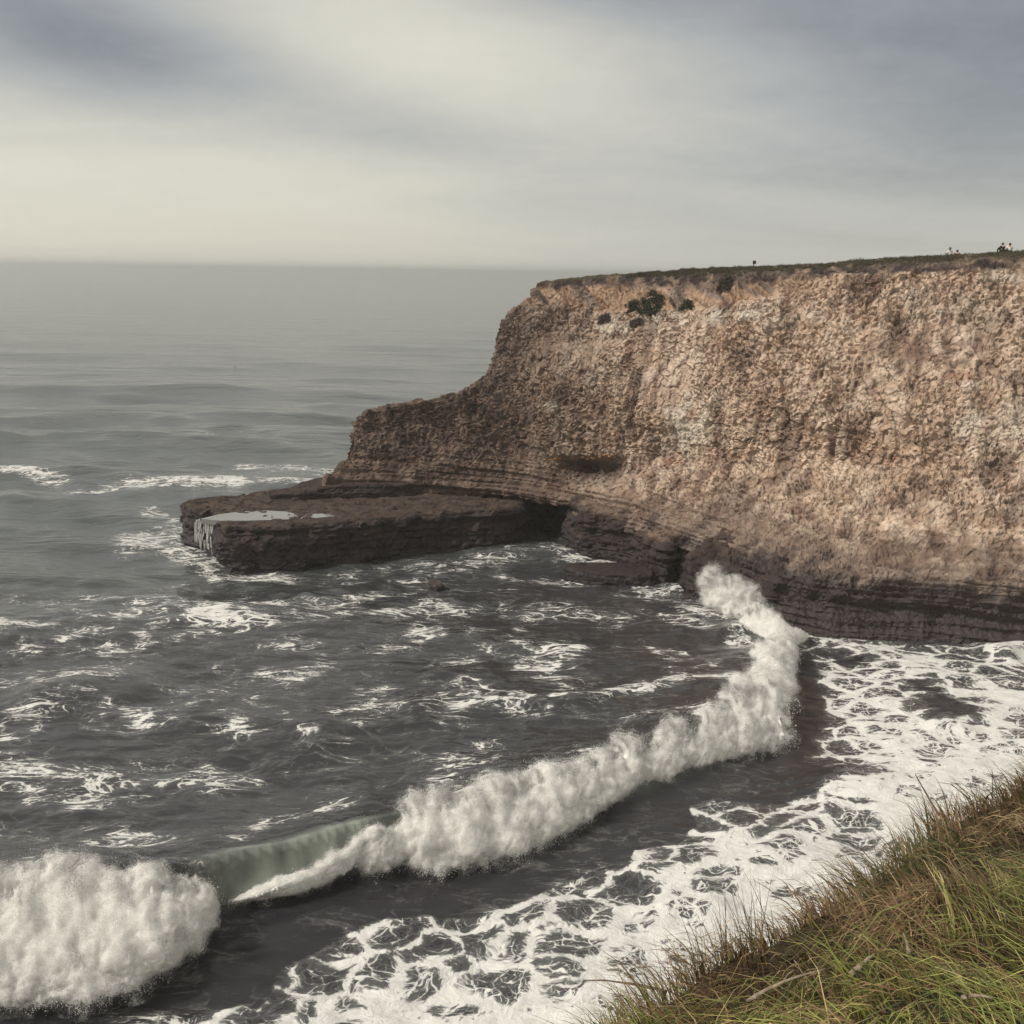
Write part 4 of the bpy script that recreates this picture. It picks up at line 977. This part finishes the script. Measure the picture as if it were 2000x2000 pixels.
# shrubs clinging to the slope below the rim
def shrub(u, v, ru, rv, n, pal, label, seed):
    r = np.random.default_rng(seed)
    Uc, Vc = proj(CP.reshape(-1, 3)); Yc = CP[..., 1].ravel()
    idx = np.argmin((Uc - u) ** 2 + (Vc - v) ** 2); p = CP.reshape(-1, 3)[idx]; nn = CN.reshape(-1, 3)[idx]
    sc = p[1] / F; a, b = ru * sc, rv * sc
    root = bpy.data.objects.new('shrub', None); col.objects.link(root); root.location = p
    tag(root, label, 'shrub', 'shrubs on the slope below the cliff rim')
    near = np.where(((Uc - u) / ru) ** 2 + ((Vc - v) / rv) ** 2 < 2.4)[0]
    near = near[CP.reshape(-1, 3)[near][:, 1] < p[1] + 4]
    qn = CP.reshape(-1, 3)[near]; rad = ((Uc[near] - u) / ru) ** 2 + ((Vc[near] - v) / rv + 0.45 * (Uc[near] - u) / ru) ** 2
    near = near[rad < 0.62 + 1.9 * fbm(qn * 1.5, 3, seed * 7)]
    cs = CP.reshape(-1, 3)[r.choice(near, n)] - p + nn * np.abs(r.normal(0.05, 0.12, (n, 1))) + r.normal(0, 0.08, (n, 3))
    d1 = r.normal(0, 1, (n, 3)); d1 /= np.linalg.norm(d1, axis=1, keepdims=True); d2 = np.cross(d1, r.normal(0, 1, (n, 3))); d2 /= np.linalg.norm(d2, axis=1, keepdims=True) + 1e-6
    L = r.uniform(0.07, 0.14, (n, 1)); W = L * 0.5
    V = np.stack([cs - d1 * L, cs + d2 * W, cs + d1 * L, cs - d2 * W], 1)
    cc = np.array(pal)[r.choice(len(pal), n)] * r.uniform(0.6, 1.3, (n, 1))
    build('foliage', V.reshape(-1, 3), [np.arange(n * 4).reshape(n, 4)], m_leaf, root, attrs={'col': np.repeat(cc, 4, 0)}, smooth=False)
    def stems(bm):
        for k in range(5):
            q0 = Vector(-nn * 0.3); q1 = Vector(cs[r.integers(n)])
            add_tube(bm, [q0, q0.lerp(q1, 0.5) + Vector((0, 0, 0.1)), q1], [0.03, 0.02, 0.008], 5)
    mesh_of(stems, 'stem', m_twig, root)
def add_tube(bm, pts, rad, seg=6):
    rings = []
    for i, p in enumerate(pts):
        a = pts[max(i - 1, 0)]; b = pts[min(i + 1, len(pts) - 1)]
        d_ = (Vector(b) - Vector(a)).normalized(); s_ = d_.orthogonal().normalized(); t_ = d_.cross(s_)
        rings.append([bm.verts.new(Vector(p) + (s_ * math.cos(k * 2 * math.pi / seg) + t_ * math.sin(k * 2 * math.pi / seg)) * rad[i]) for k in range(seg)])
    for i in range(len(rings) - 1):
        for k in range(seg):
            bm.faces.new([rings[i][k], rings[i][(k + 1) % seg], rings[i + 1][(k + 1) % seg], rings[i + 1][k]])
    bm.faces.new(rings[0][::-1]); bm.faces.new(rings[-1])
m_twig = flat('dead_wood', (.16, .115, .095), 0.9, 0.1, 30, 0.6)
m_pale = flat('bleached_wood', (.36, .29, .22), 0.9, 0.1, 30, 0.7)
GR = [(.028, .034, .020), (.040, .045, .024), (.022, .026, .020)]
BRN = [(.085, .060, .050), (.065, .050, .042), (.10, .075, .055)]
shrub(1276, 594, 28, 19, 2600, GR, 'largest dark green shrub on the slope under the cliff rim', 1)
shrub(1236, 598, 11, 12, 900, GR, 'small dark green shrub just left of the largest one on the slope', 2)
shrub(1276, 573, 6, 5, 350, GR, 'tiny dark shrub just above the largest one on the slope', 3)
shrub(1342, 600, 15, 10, 800, GR, 'sparse green shrub on the slope right of the largest one', 4)
shrub(1180, 624, 13, 10, 800, BRN, 'dry brown shrub on the slope, leftmost of the low pair', 5)
shrub(1244, 632, 14, 9, 800, BRN, 'dry brown shrub right below the two dark green ones', 6)
shrub(1416, 560, 18, 15, 1100, [(.05, .038, .034), (.04, .034, .028)], 'dark brown shrub hanging at the rim left of the small sign', 7)

# ------------------------------------------------------------------ people and sign on the cliff top
def skin_body(name, joints, edges, mat, parent=None, sub=1):
    me = bpy.data.meshes.new(name); me.from_pydata([j[0] for j in joints], edges, [])
    o = bpy.data.objects.new(name, me); col.objects.link(o)
    o.modifiers.new('s', 'SKIN')
    for k, sv in enumerate(me.skin_vertices[0].data):
        r = joints[k][1]; sv.radius = (r, r) if not hasattr(r, '__len__') else r; sv.use_root = (k == 0)
    md = o.modifiers.new('u', 'SUBSURF'); md.levels = sub; md.render_levels = sub
    dg = bpy.context.evaluated_depsgraph_get()
    m2 = bpy.data.meshes.new_from_object(o.evaluated_get(dg)); m2.name = name
    o.modifiers.clear(); o.data = m2; m2.materials.clear(); m2.materials.append(mat)
    for p in m2.polygons: p.use_smooth = True
    o.parent = parent
    return o
m_skin = flat('skin', (.45, .28, .20), 0.6, 0.3, 10, 0.1)
m_hair = flat('dark_hair', (.02, .015, .014), 0.6, 0.3, 40, 0.4)
cloth = {k: flat(k + '_cloth', c, 0.9, 0.1, 25, 0.25) for k, c in (('black', (.012, .010, .014)), ('white', (.78, .77, .74)), ('grey', (.20, .20, .22)), ('denim', (.05, .06, .09)))}
def person(loc, rz, top, legs, hat, label, lean=0.0, turn=0.0):
    """someone sitting on the grass, knees drawn up, seen from behind (faces +Y before rz)"""
    J = [((0, 0, .12), .13), ((0, .02 + lean * .3, .32), .13), ((0, .05 + lean * .7, .50), (.15, .11)), ((0, .07 + lean, .60), .055), ((turn * .03, .10 + lean * 1.1, .70), .085), ((turn * .05, .12 + lean * 1.1, .79), .075),
         ((-.19, .04 + lean * .8, .52), .055), ((-.25, .16 + lean * .5, .32), .045), ((-.13, .38, .36), .035), ((-.09, .45, .37), .03),
         ((.19, .04 + lean * .8, .52), .055), ((.25, .16 + lean * .5, .32), .045), ((.13, .38, .36), .035), ((.09, .45, .37), .03),
         ((-.12, .06, .10), .10), ((-.15, .46, .42), .065), ((-.13, .62, .06), .045), ((-.13, .76, .03), .035),
         ((.12, .06, .10), .10), ((.15, .46, .42), .065), ((.13, .62, .06), .045), ((.13, .76, .03), .035)]
    E_ = [(0, 1), (1, 2), (2, 3), (3, 4), (4, 5), (2, 6), (6, 7), (7, 8), (8, 9), (2, 10), (10, 11), (11, 12), (12, 13), (0, 14), (14, 15), (15, 16), (16, 17), (0, 18), (18, 19), (19, 20), (20, 21)]
    body = skin_body('person', J, E_, m_skin)
    g_ = lambda ids, dr: ([(J[i][0], (J[i][1] + dr) if not hasattr(J[i][1], '__len__') else (J[i][1][0] + dr, J[i][1][1] + dr)) for i in ids], [(ids.index(a), ids.index(b)) for a, b in E_ if a in ids and b in ids])
    skin_body('jacket', *g_([0, 1, 2, 6, 7, 8, 10, 11, 12], .022), cloth[top], body)
    skin_body('trousers', *g_([0, 14, 15, 16, 18, 19, 20], .018), cloth[legs], body)
    hx, hy, hz_ = J[4][0]
    def hairfn(bm):
        bmesh.ops.create_uvsphere(bm, u_segments=14, v_segments=9, radius=.108)
        for v in bm.verts:
            v.co.z *= 1.08; v.co.y *= 1.05
            if v.co.y > 0.03 and v.co.z < 0.03: v.co *= 0.72
            v.co += Vector((turn * .05, hy - .005, hz_ + .035))
    mesh_of(hairfn, 'hair', m_hair, body)
    for s in (-1, 1):
        mesh_of(lambda bm: [bmesh.ops.create_uvsphere(bm, u_segments=8, v_segments=6, radius=.02), [setattr(v, 'co', Vector((v.co.x * .5 + s * .095, v.co.y + hy, v.co.z * 1.5 + hz_))) for v in bm.verts]], 'ear', m_skin, body)
    mesh_of(lambda bm: [bmesh.ops.create_cone(bm, segments=6, radius1=.016, radius2=.004, depth=.05), [setattr(v, 'co', Vector((v.co.x + turn * .04, v.co.z + hy + .10, v.co.y + hz_))) for v in bm.verts]], 'nose', m_skin, body)
    if hat:
        def hatfn(bm):
            bmesh.ops.create_cone(bm, cap_ends=True, segments=16, radius1=.20, radius2=.11, depth=.05)
            for v in bm.verts: v.co.z += hz_ + .05; v.co.y += hy
            r = bmesh.ops.create_uvsphere(bm, u_segments=14, v_segments=8, radius=.122)
            for v in r['verts']: v.co.z = max(v.co.z, -0.01) * 1.15 + hz_ + .07; v.co.y += hy
        mesh_of(hatfn, 'hat', cloth[hat], body)
    body.location = loc; body.rotation_euler = (0, 0, rz)
    return tag(body, label, 'person', 'people sitting on the far cliff top')
def ground_top(x_, y_):
    d_ = (CP[..., 0] - x_) ** 2 + (CP[..., 1] - y_) ** 2 - (CT > 0.5) * 0.0 + (np.arange(CP.shape[0])[:, None] > 120) * 1e3
    i = np.argmin(d_); return CP.reshape(-1, 3)[i][2]
def seat(u, v, Yd, dz=0.0):
    p = aty(u, v, Yd); p[2] = ground_top(p[0], p[1]) + dz; return p
PEOPLE = [(1956, 494, 'black', 'black', None, 'person in black jacket sitting hunched on the cliff top', .10, 1.0, 0.2), (1974, 492, 'white', 'denim', None, 'person in white shirt sitting beside the one in black', 0.0, 0.3, -0.1),
          (1854, 500, 'white', 'grey', 'grey', 'person in grey hat sitting low behind the cliff edge', 0.0, 0, 0.1), (1869, 500, 'black', 'black', None, 'dark-haired person in dark clothes leaning back behind the cliff edge', -.05, 0, -.2)]
def crest_at(u):
    Uc, Vc = proj(CP[:140].reshape(-1, 3)); m_ = np.abs(Uc - u) < 3
    k = np.where(m_)[0]; j = k[np.argmin(Vc[k])]
    return CP[:140].reshape(-1, 3)[j]
for k, (u, v, a, b_, hat, lab, ln, tn, rz) in enumerate(PEOPLE):
    cp = crest_at(u)
    back_ = 0.15 if k < 2 else 1.9
    q = C0 + (cp - C0) * ((cp[1] + back_) / cp[1])
    gz = ground_top(q[0], q[1])
    person((q[0], q[1], gz - 0.03 - (0.0 if k >= 2 else 0)), rz, a, b_, hat, lab, ln, tn)
def sign():
    cp = crest_at(1472); q = C0 + (cp - C0) * ((cp[1] + 0.5) / cp[1]); gz = ground_top(q[0], q[1])
    root = bpy.data.objects.new('warning_sign', None); col.objects.link(root); root.location = (q[0], q[1], gz)
    tag(root, 'small dark square sign on a short post at the cliff top', 'sign')
    zc = aty(1472.8, 514, q[1])[2] - gz + .08
    def bx(bm, a, b, c, x_, y_, z_):
        r = bmesh.ops.create_cube(bm, size=1)
        for v in r['verts']: v.co = Vector((v.co.x * a + x_, v.co.y * b + y_, v.co.z * c + z_))
        bmesh.ops.bevel(bm, geom=bm.edges[:], offset=0.008, segments=1, affect='EDGES')
    mesh_of(lambda bm: bx(bm, .08, .08, zc + .6, -0.02, .03, (zc + .6) / 2 - .5), 'post', m_twig, root, smooth=False)
    mesh_of(lambda bm: bx(bm, .30, .03, .32, .03, -.03, zc), 'board', flat('sign_board', (.035, .03, .04), .7, .2, 8, .3), root, smooth=False)
sign()

# a bird resting far out on the water
def bird():
    p = atz(460, 718, 0)
    root = bpy.data.objects.new('sea_bird', None); col.objects.link(root); root.location = p + np.array([0, 0, .1]); root.scale = (1.2, 1.2, 1.2)
    tag(root, 'tiny dark bird resting on the open sea', 'bird')
    mk = flat('dark_feather', (.02, .02, .022), .7, .2)
    def bod(bm):
        add_tube(bm, [(-.32, 0, .10), (-.2, 0, .09), (0, 0, .09), (.15, 0, .12), (.20, 0, .26), (.24, 0, .33), (.29, 0, .33)], [.02, .07, .11, .08, .035, .045, .02], 10)
    mesh_of(bod, 'body', mk, root)
    mesh_of(lambda bm: add_tube(bm, [(.28, 0, .33), (.38, 0, .32)], [.018, .004], 6), 'beak', mk, root)
bird()

# ------------------------------------------------------------------ the near bluff with its grass
EDGE = [(1110, 2060), (1180, 1998), (1275, 1950), (1345, 1912), (1440, 1868), (1555, 1812), (1612, 1778), (1664, 1736), (1729, 1688), (1799, 1640), (1830, 1600), (1892, 1575), (1962, 1548), (2000, 1498), (2080, 1440), (2200, 1380)]
GA, GB, GZ0 = 0.476, -0.451, 24.04
def on_plane(u, v, dz=0.0):
    d_ = ray(u, v); s = (GZ0 + dz - H) / (d_[2] - GA * d_[0] - GB * d_[1]); return C0 + d_ * s
EP = np.array([on_plane(u, v)[:2] for u, v in EDGE])
EP = np.vstack([[-1.2, 1.5], [-.5, 3.6], EP, EP[-1] + [2.5, 3.5], EP[-1] + [12, 9]])
BLUFFPOLY = np.vstack([EP, [[40, 10], [40, -30], [-14, -30], [-14, -6]]])
def bluff_z(X, Y):
    q = np.stack([X, Y], 1)
    dd, pr, sd = polydist(EP, q); ins = inside(BLUFFPOLY, q)
    q3 = np.stack([X, Y, 0 * X], 1)
    base = GZ0 + GA * np.clip(X, -2, 4.4) + 0.10 * np.clip(X - 4.4, 0, 12) + GB * np.clip(Y, -4, 14)
    lump = fbm(q3 / 1.2, 3, 300) * 0.36 + fbm(q3 / 0.45, 3, 301) * 0.12
    z = base + lump * sstep(dd, 0, 0.5) * 1.0
    z = np.where(ins, z - 0.10 * np.exp(-dd / 0.25), base - 0.10 - dd * 3.0 - 0.6 * sstep(dd, 0, 0.4) + 0.25 * fbm(q3 / 0.8, 3, 302) * np.clip(dd, 0, 1))
    return np.maximum(z, -3.0), dd * np.where(ins, 1, -1)
def make_bluff():
    xs = np.concatenate([np.linspace(-14, -1.6, 24), np.linspace(-1.5, 9, 200), np.linspace(9.4, 40, 24)])
    ys = np.concatenate([np.linspace(-30, .6, 24), np.linspace(.8, 14, 220), np.linspace(14.5, 30, 16)])
    X, Y = np.meshgrid(xs, ys); z, sd = bluff_z(X.ravel(), Y.ravel())
    P = np.stack([X.ravel(), Y.ravel(), z], 1)
    n = fbm(P / 0.6, 4, 310)
    c = np.zeros(P.shape) + np.array([.045, .034, .024]); c = lerp(c, np.array([.075, .050, .030]), np.clip(.4 + n, 0, 1))
    return build('bluff', P, [gridfaces(*X.shape)], m_soil, attrs={'col': c, 'wet': 0 * z}, kind='structure', label='grassy brown bluff edge in the lower right foreground', cat='ground')
m_soil = rockmat('bluff_soil', bscale=2.0)
make_bluff()

def near_grass():
    r = np.random.default_rng(8)
    N0 = 195000
    X = r.uniform(-.6, 9.5, N0); Y = r.uniform(-0.8, 13.5, N0)
    z, sd = bluff_z(X, Y)
    P = np.stack([X, Y, z], 1); U, V = proj(P)
    seen = (U < 2120) & (V < 2180) & (U > 1000)
    ok = (sd > -0.12) & (seen | (r.random(N0) < .42))
    P, sd, U, V, seen = P[ok], sd[ok], U[ok], V[ok], seen[ok]
    d_ = P[:, 1]
    keep = r.random(len(P)) < np.clip(1.15 - 0.07 * d_, 0.4, 1)
    P, sd, U, V, seen = P[keep], sd[keep], U[keep], V[keep], seen[keep]
    # clumps: nearest of random centres gives a common lean and tone
    nc = 260; ci = r.choice(len(P), nc); cen = P[ci][:, :2]
    own = np.zeros(len(P), int)
    for s0 in range(0, len(P), 20000):
        own[s0:s0 + 20000] = np.argmin(((P[s0:s0 + 20000, None, :2] - cen[None]) ** 2).sum(-1), 1)
    ca = np.radians(185) + r.normal(0, .65, nc); cl = r.uniform(1.1, 1.95, nc); ct = r.normal(0, 1, nc); clen = r.uniform(.55, 1.45, nc)
    ang = ca[own] + r.normal(0, .30, len(P))
    amt = np.clip(cl[own] + r.normal(0, .28, len(P)), 0.15, 2.1)
    edge = np.exp(-np.clip(sd, 0, 9) / .22)
    amt *= 1 - .45 * edge * (r.random(len(P)) < .45)
    out_ = r.random(len(P)) < .03
    ang = np.where(out_, r.uniform(0, 6.28, len(P)), ang)
    lean = np.stack([np.cos(ang), np.sin(ang)], 1) * amt[:, None]
    L = np.clip(r.gamma(6, .047, len(P)) * clen[own], .10, .62) * (1 - .35 * edge)
    W = r.uniform(.005, .011, len(P)) * np.where(r.random(len(P)) < .12, 1.7, 1) * np.where(seen, 1, 1.6)
    # tone
    bright = sstep(V + .35 * (U - 1500), 1840, 2050)          # fresh green patch at the corner of the bluff
    pn = fbm(P / 1.1, 3, 55)
    dry = np.clip(.60 + .9 * pn + .16 * ct[own] + .45 * edge - .25 * bright, .05, .9)
    red = 0.5 * sstep(fbm(P / 0.9 + 7, 3, 58), 0.05, 0.3)
    isdry = r.random(len(P)) < np.clip(dry + .3 * red, 0, .95)
    gre = np.array([(.082, .092, .034), (.105, .108, .040), (.062, .074, .034), (.130, .124, .045)]); fre = np.array([(.19, .21, .055), (.25, .24, .075), (.14, .165, .05)])
    dr = np.array([(.21, .140, .075), (.155, .092, .055), (.29, .21, .11), (.11, .072, .045), (.40, .32, .18)])
    c = gre[r.choice(4, len(P))]
    bf = r.random(len(P)) < bright * .75
    c = np.where(bf[:, None], fre[r.choice(3, len(P))], c)
    c = np.where(isdry[:, None], dr[r.choice(5, len(P), p=[.30, .24, .24, .12, .10])], c)
    c = np.where((isdry & (r.random(len(P)) < red * .7))[:, None], np.array([.16, .090, .052]), c)
    c = c * r.uniform(.7, 1.4, (len(P), 1)) * (1.18 + .42 * bright[:, None])
    V_, Fc, Cc = blades(P, L, W, lean, c, 3, droop=.8)
    o = build('grass', V_, Fc, m_grass, attrs={'col': Cc}, kind='stuff', label='long wind-laid green and straw grass on the near bluff', cat='grass')
    # a few tall upright tufts at the edge
    roots = []
    for (u, v, k, L0) in ((1440, 1880, 80, .58), (1290, 1935, 24, .36), (1380, 1900, 24, .40), (1660, 1745, 24, .34), (1900, 1585, 40, .36), (1600, 1780, 20, .32), (1180, 1975, 30, .38)):
        p0 = on_plane(u, v)[:2]
        q = p0 + r.normal(0, .10, (k, 2)); zz, _ = bluff_z(q[:, 0], q[:, 1])
        roots.append((np.column_stack([q, zz]), L0))
    Pr = np.concatenate([a for a, _ in roots]); L = np.concatenate([np.full(len(a), b) * r.uniform(.5, 1.15, len(a)) for a, b in roots])
    ang = math.radians(170) + r.normal(0, .9, len(Pr)); lean = np.stack([np.cos(ang), np.sin(ang)], 1) * r.uniform(.1, .75, (len(Pr), 1))
    c = np.where(r.random((len(Pr), 1)) < .35, dr[r.choice(5, len(Pr))], gre[r.choice(4, len(Pr))]) * .85
    V_, Fc, Cc = blades(Pr, L, r.uniform(.004, .008, len(Pr)), lean, c, 5, droop=.6)
    build('tall_grass', V_, Fc, m_grass, attrs={'col': Cc}, kind='stuff', label='taller dark grass tufts standing along the edge of the near bluff', cat='grass')
near_grass()

def stick(p0, p1, h0, h1, r0_, mat, label, bend=.03, seed=0, fork=None):
    rr = random.Random(seed)
    def pt(p, h):
        q = on_plane(*p, dz=h); return Vector(q)
    a, b = pt(p0, h0), pt(p1, h1)
    root = bpy.data.objects.new('dead_stick', None); col.objects.link(root); root.location = a
    tag(root, label, 'stick')
    n = 9; pts = []; bv = Vector((rr.uniform(-1, 1), rr.uniform(-1, 1), rr.uniform(.2, 1))) * bend * .8
    for i in range(n):
        f = i / (n - 1); q = a.lerp(b, f) - a
        q += bv * math.sin(f * math.pi) + Vector((rr.uniform(-1, 1), rr.uniform(-1, 1), rr.uniform(-1, 1))) * bend * .08
        pts.append(q)
    rad = [r0_ * (1 - .65 * i / (n - 1)) * rr.uniform(.85, 1.15) for i in range(n)]
    mesh_of(lambda bm: add_tube(bm, pts, rad, 7), 'stem', mat, root)
    for f, dv in (fork or []):
        k = int(f * (n - 1)); q0 = pts[k]; q1 = q0 + Vector(dv)
        mesh_of(lambda bm: add_tube(bm, [q0, q0.lerp(q1, .5) + Vector((0, 0, .01)), q1], [rad[k] * .7, rad[k] * .5, rad[k] * .25], 6), 'twig', mat, root)
stick((1834, 1592), (1788, 1512), .02, .05, .010, m_twig, 'bare dark stick poking up from the grass edge against the white foam', .02, 1)
stick((1645, 1762), (1597, 1708), .02, .05, .007, m_twig, 'short thin dark stick at the grass edge below the longer bare one', .02, 2)
stick((1460, 1956), (1612, 1893), .22, .26, .011, m_pale, 'long pale bleached stick lying on the grass near the bottom', .03, 3, [(.5, (.05, .02, .05)), (.75, (-.03, .05, .04))])
stick((1662, 1905), (1708, 1864), .22, .26, .018, m_pale, 'short thick pale piece of driftwood in the grass', .02, 4)
stick((1776, 1862), (1764, 1822), .22, .26, .010, m_pale, 'small upright pale twig in the dark hollow of the grass', .01, 5)
stick((1880, 1948), (1938, 1950), .30, .30, .009, m_pale, 'pale straight twig lying near the bottom right corner', .01, 6)
stick((1300, 1975), (1258, 1900), .10, .30, .010, m_twig, 'dark dead stem leaning left at the lower left end of the grass', .03, 7, [(.6, (-.05, .0, .05))])
stick((1300, 1935), (1140, 1915), .05, .12, .009, m_twig, 'dark twig jutting out over the foam at the far left of the grass', .03, 8)
stick((1580, 1800), (1470, 1716), .05, .20, .004, m_twig, 'thin arching dry stalk curving left over the foam', .08, 9)

# ------------------------------------------------------------------ sea haze
m_haze, t, out = material('sea_haze')
pv = t.node('ShaderNodeVolumePrincipled')
pv.inputs['Color'].default_value = (.97, .97, .95, 1); pv.inputs['Density'].default_value = 0.00055; pv.inputs['Anisotropy'].default_value = 0.75
t.l.new(pv.outputs[0], out.inputs['Volume'])
def hazefn(bm):
    r = bmesh.ops.create_cube(bm, size=1)
    for v in r['verts']: v.co = Vector((v.co.x * 42000, v.co.y * 42000, 34.0 if v.co.z > 0 else -4.5))
hz_o = mesh_of(hazefn, 'haze', m_haze, smooth=False)
tag(hz_o, 'pale sea haze softening the horizon', 'haze', kind='stuff')
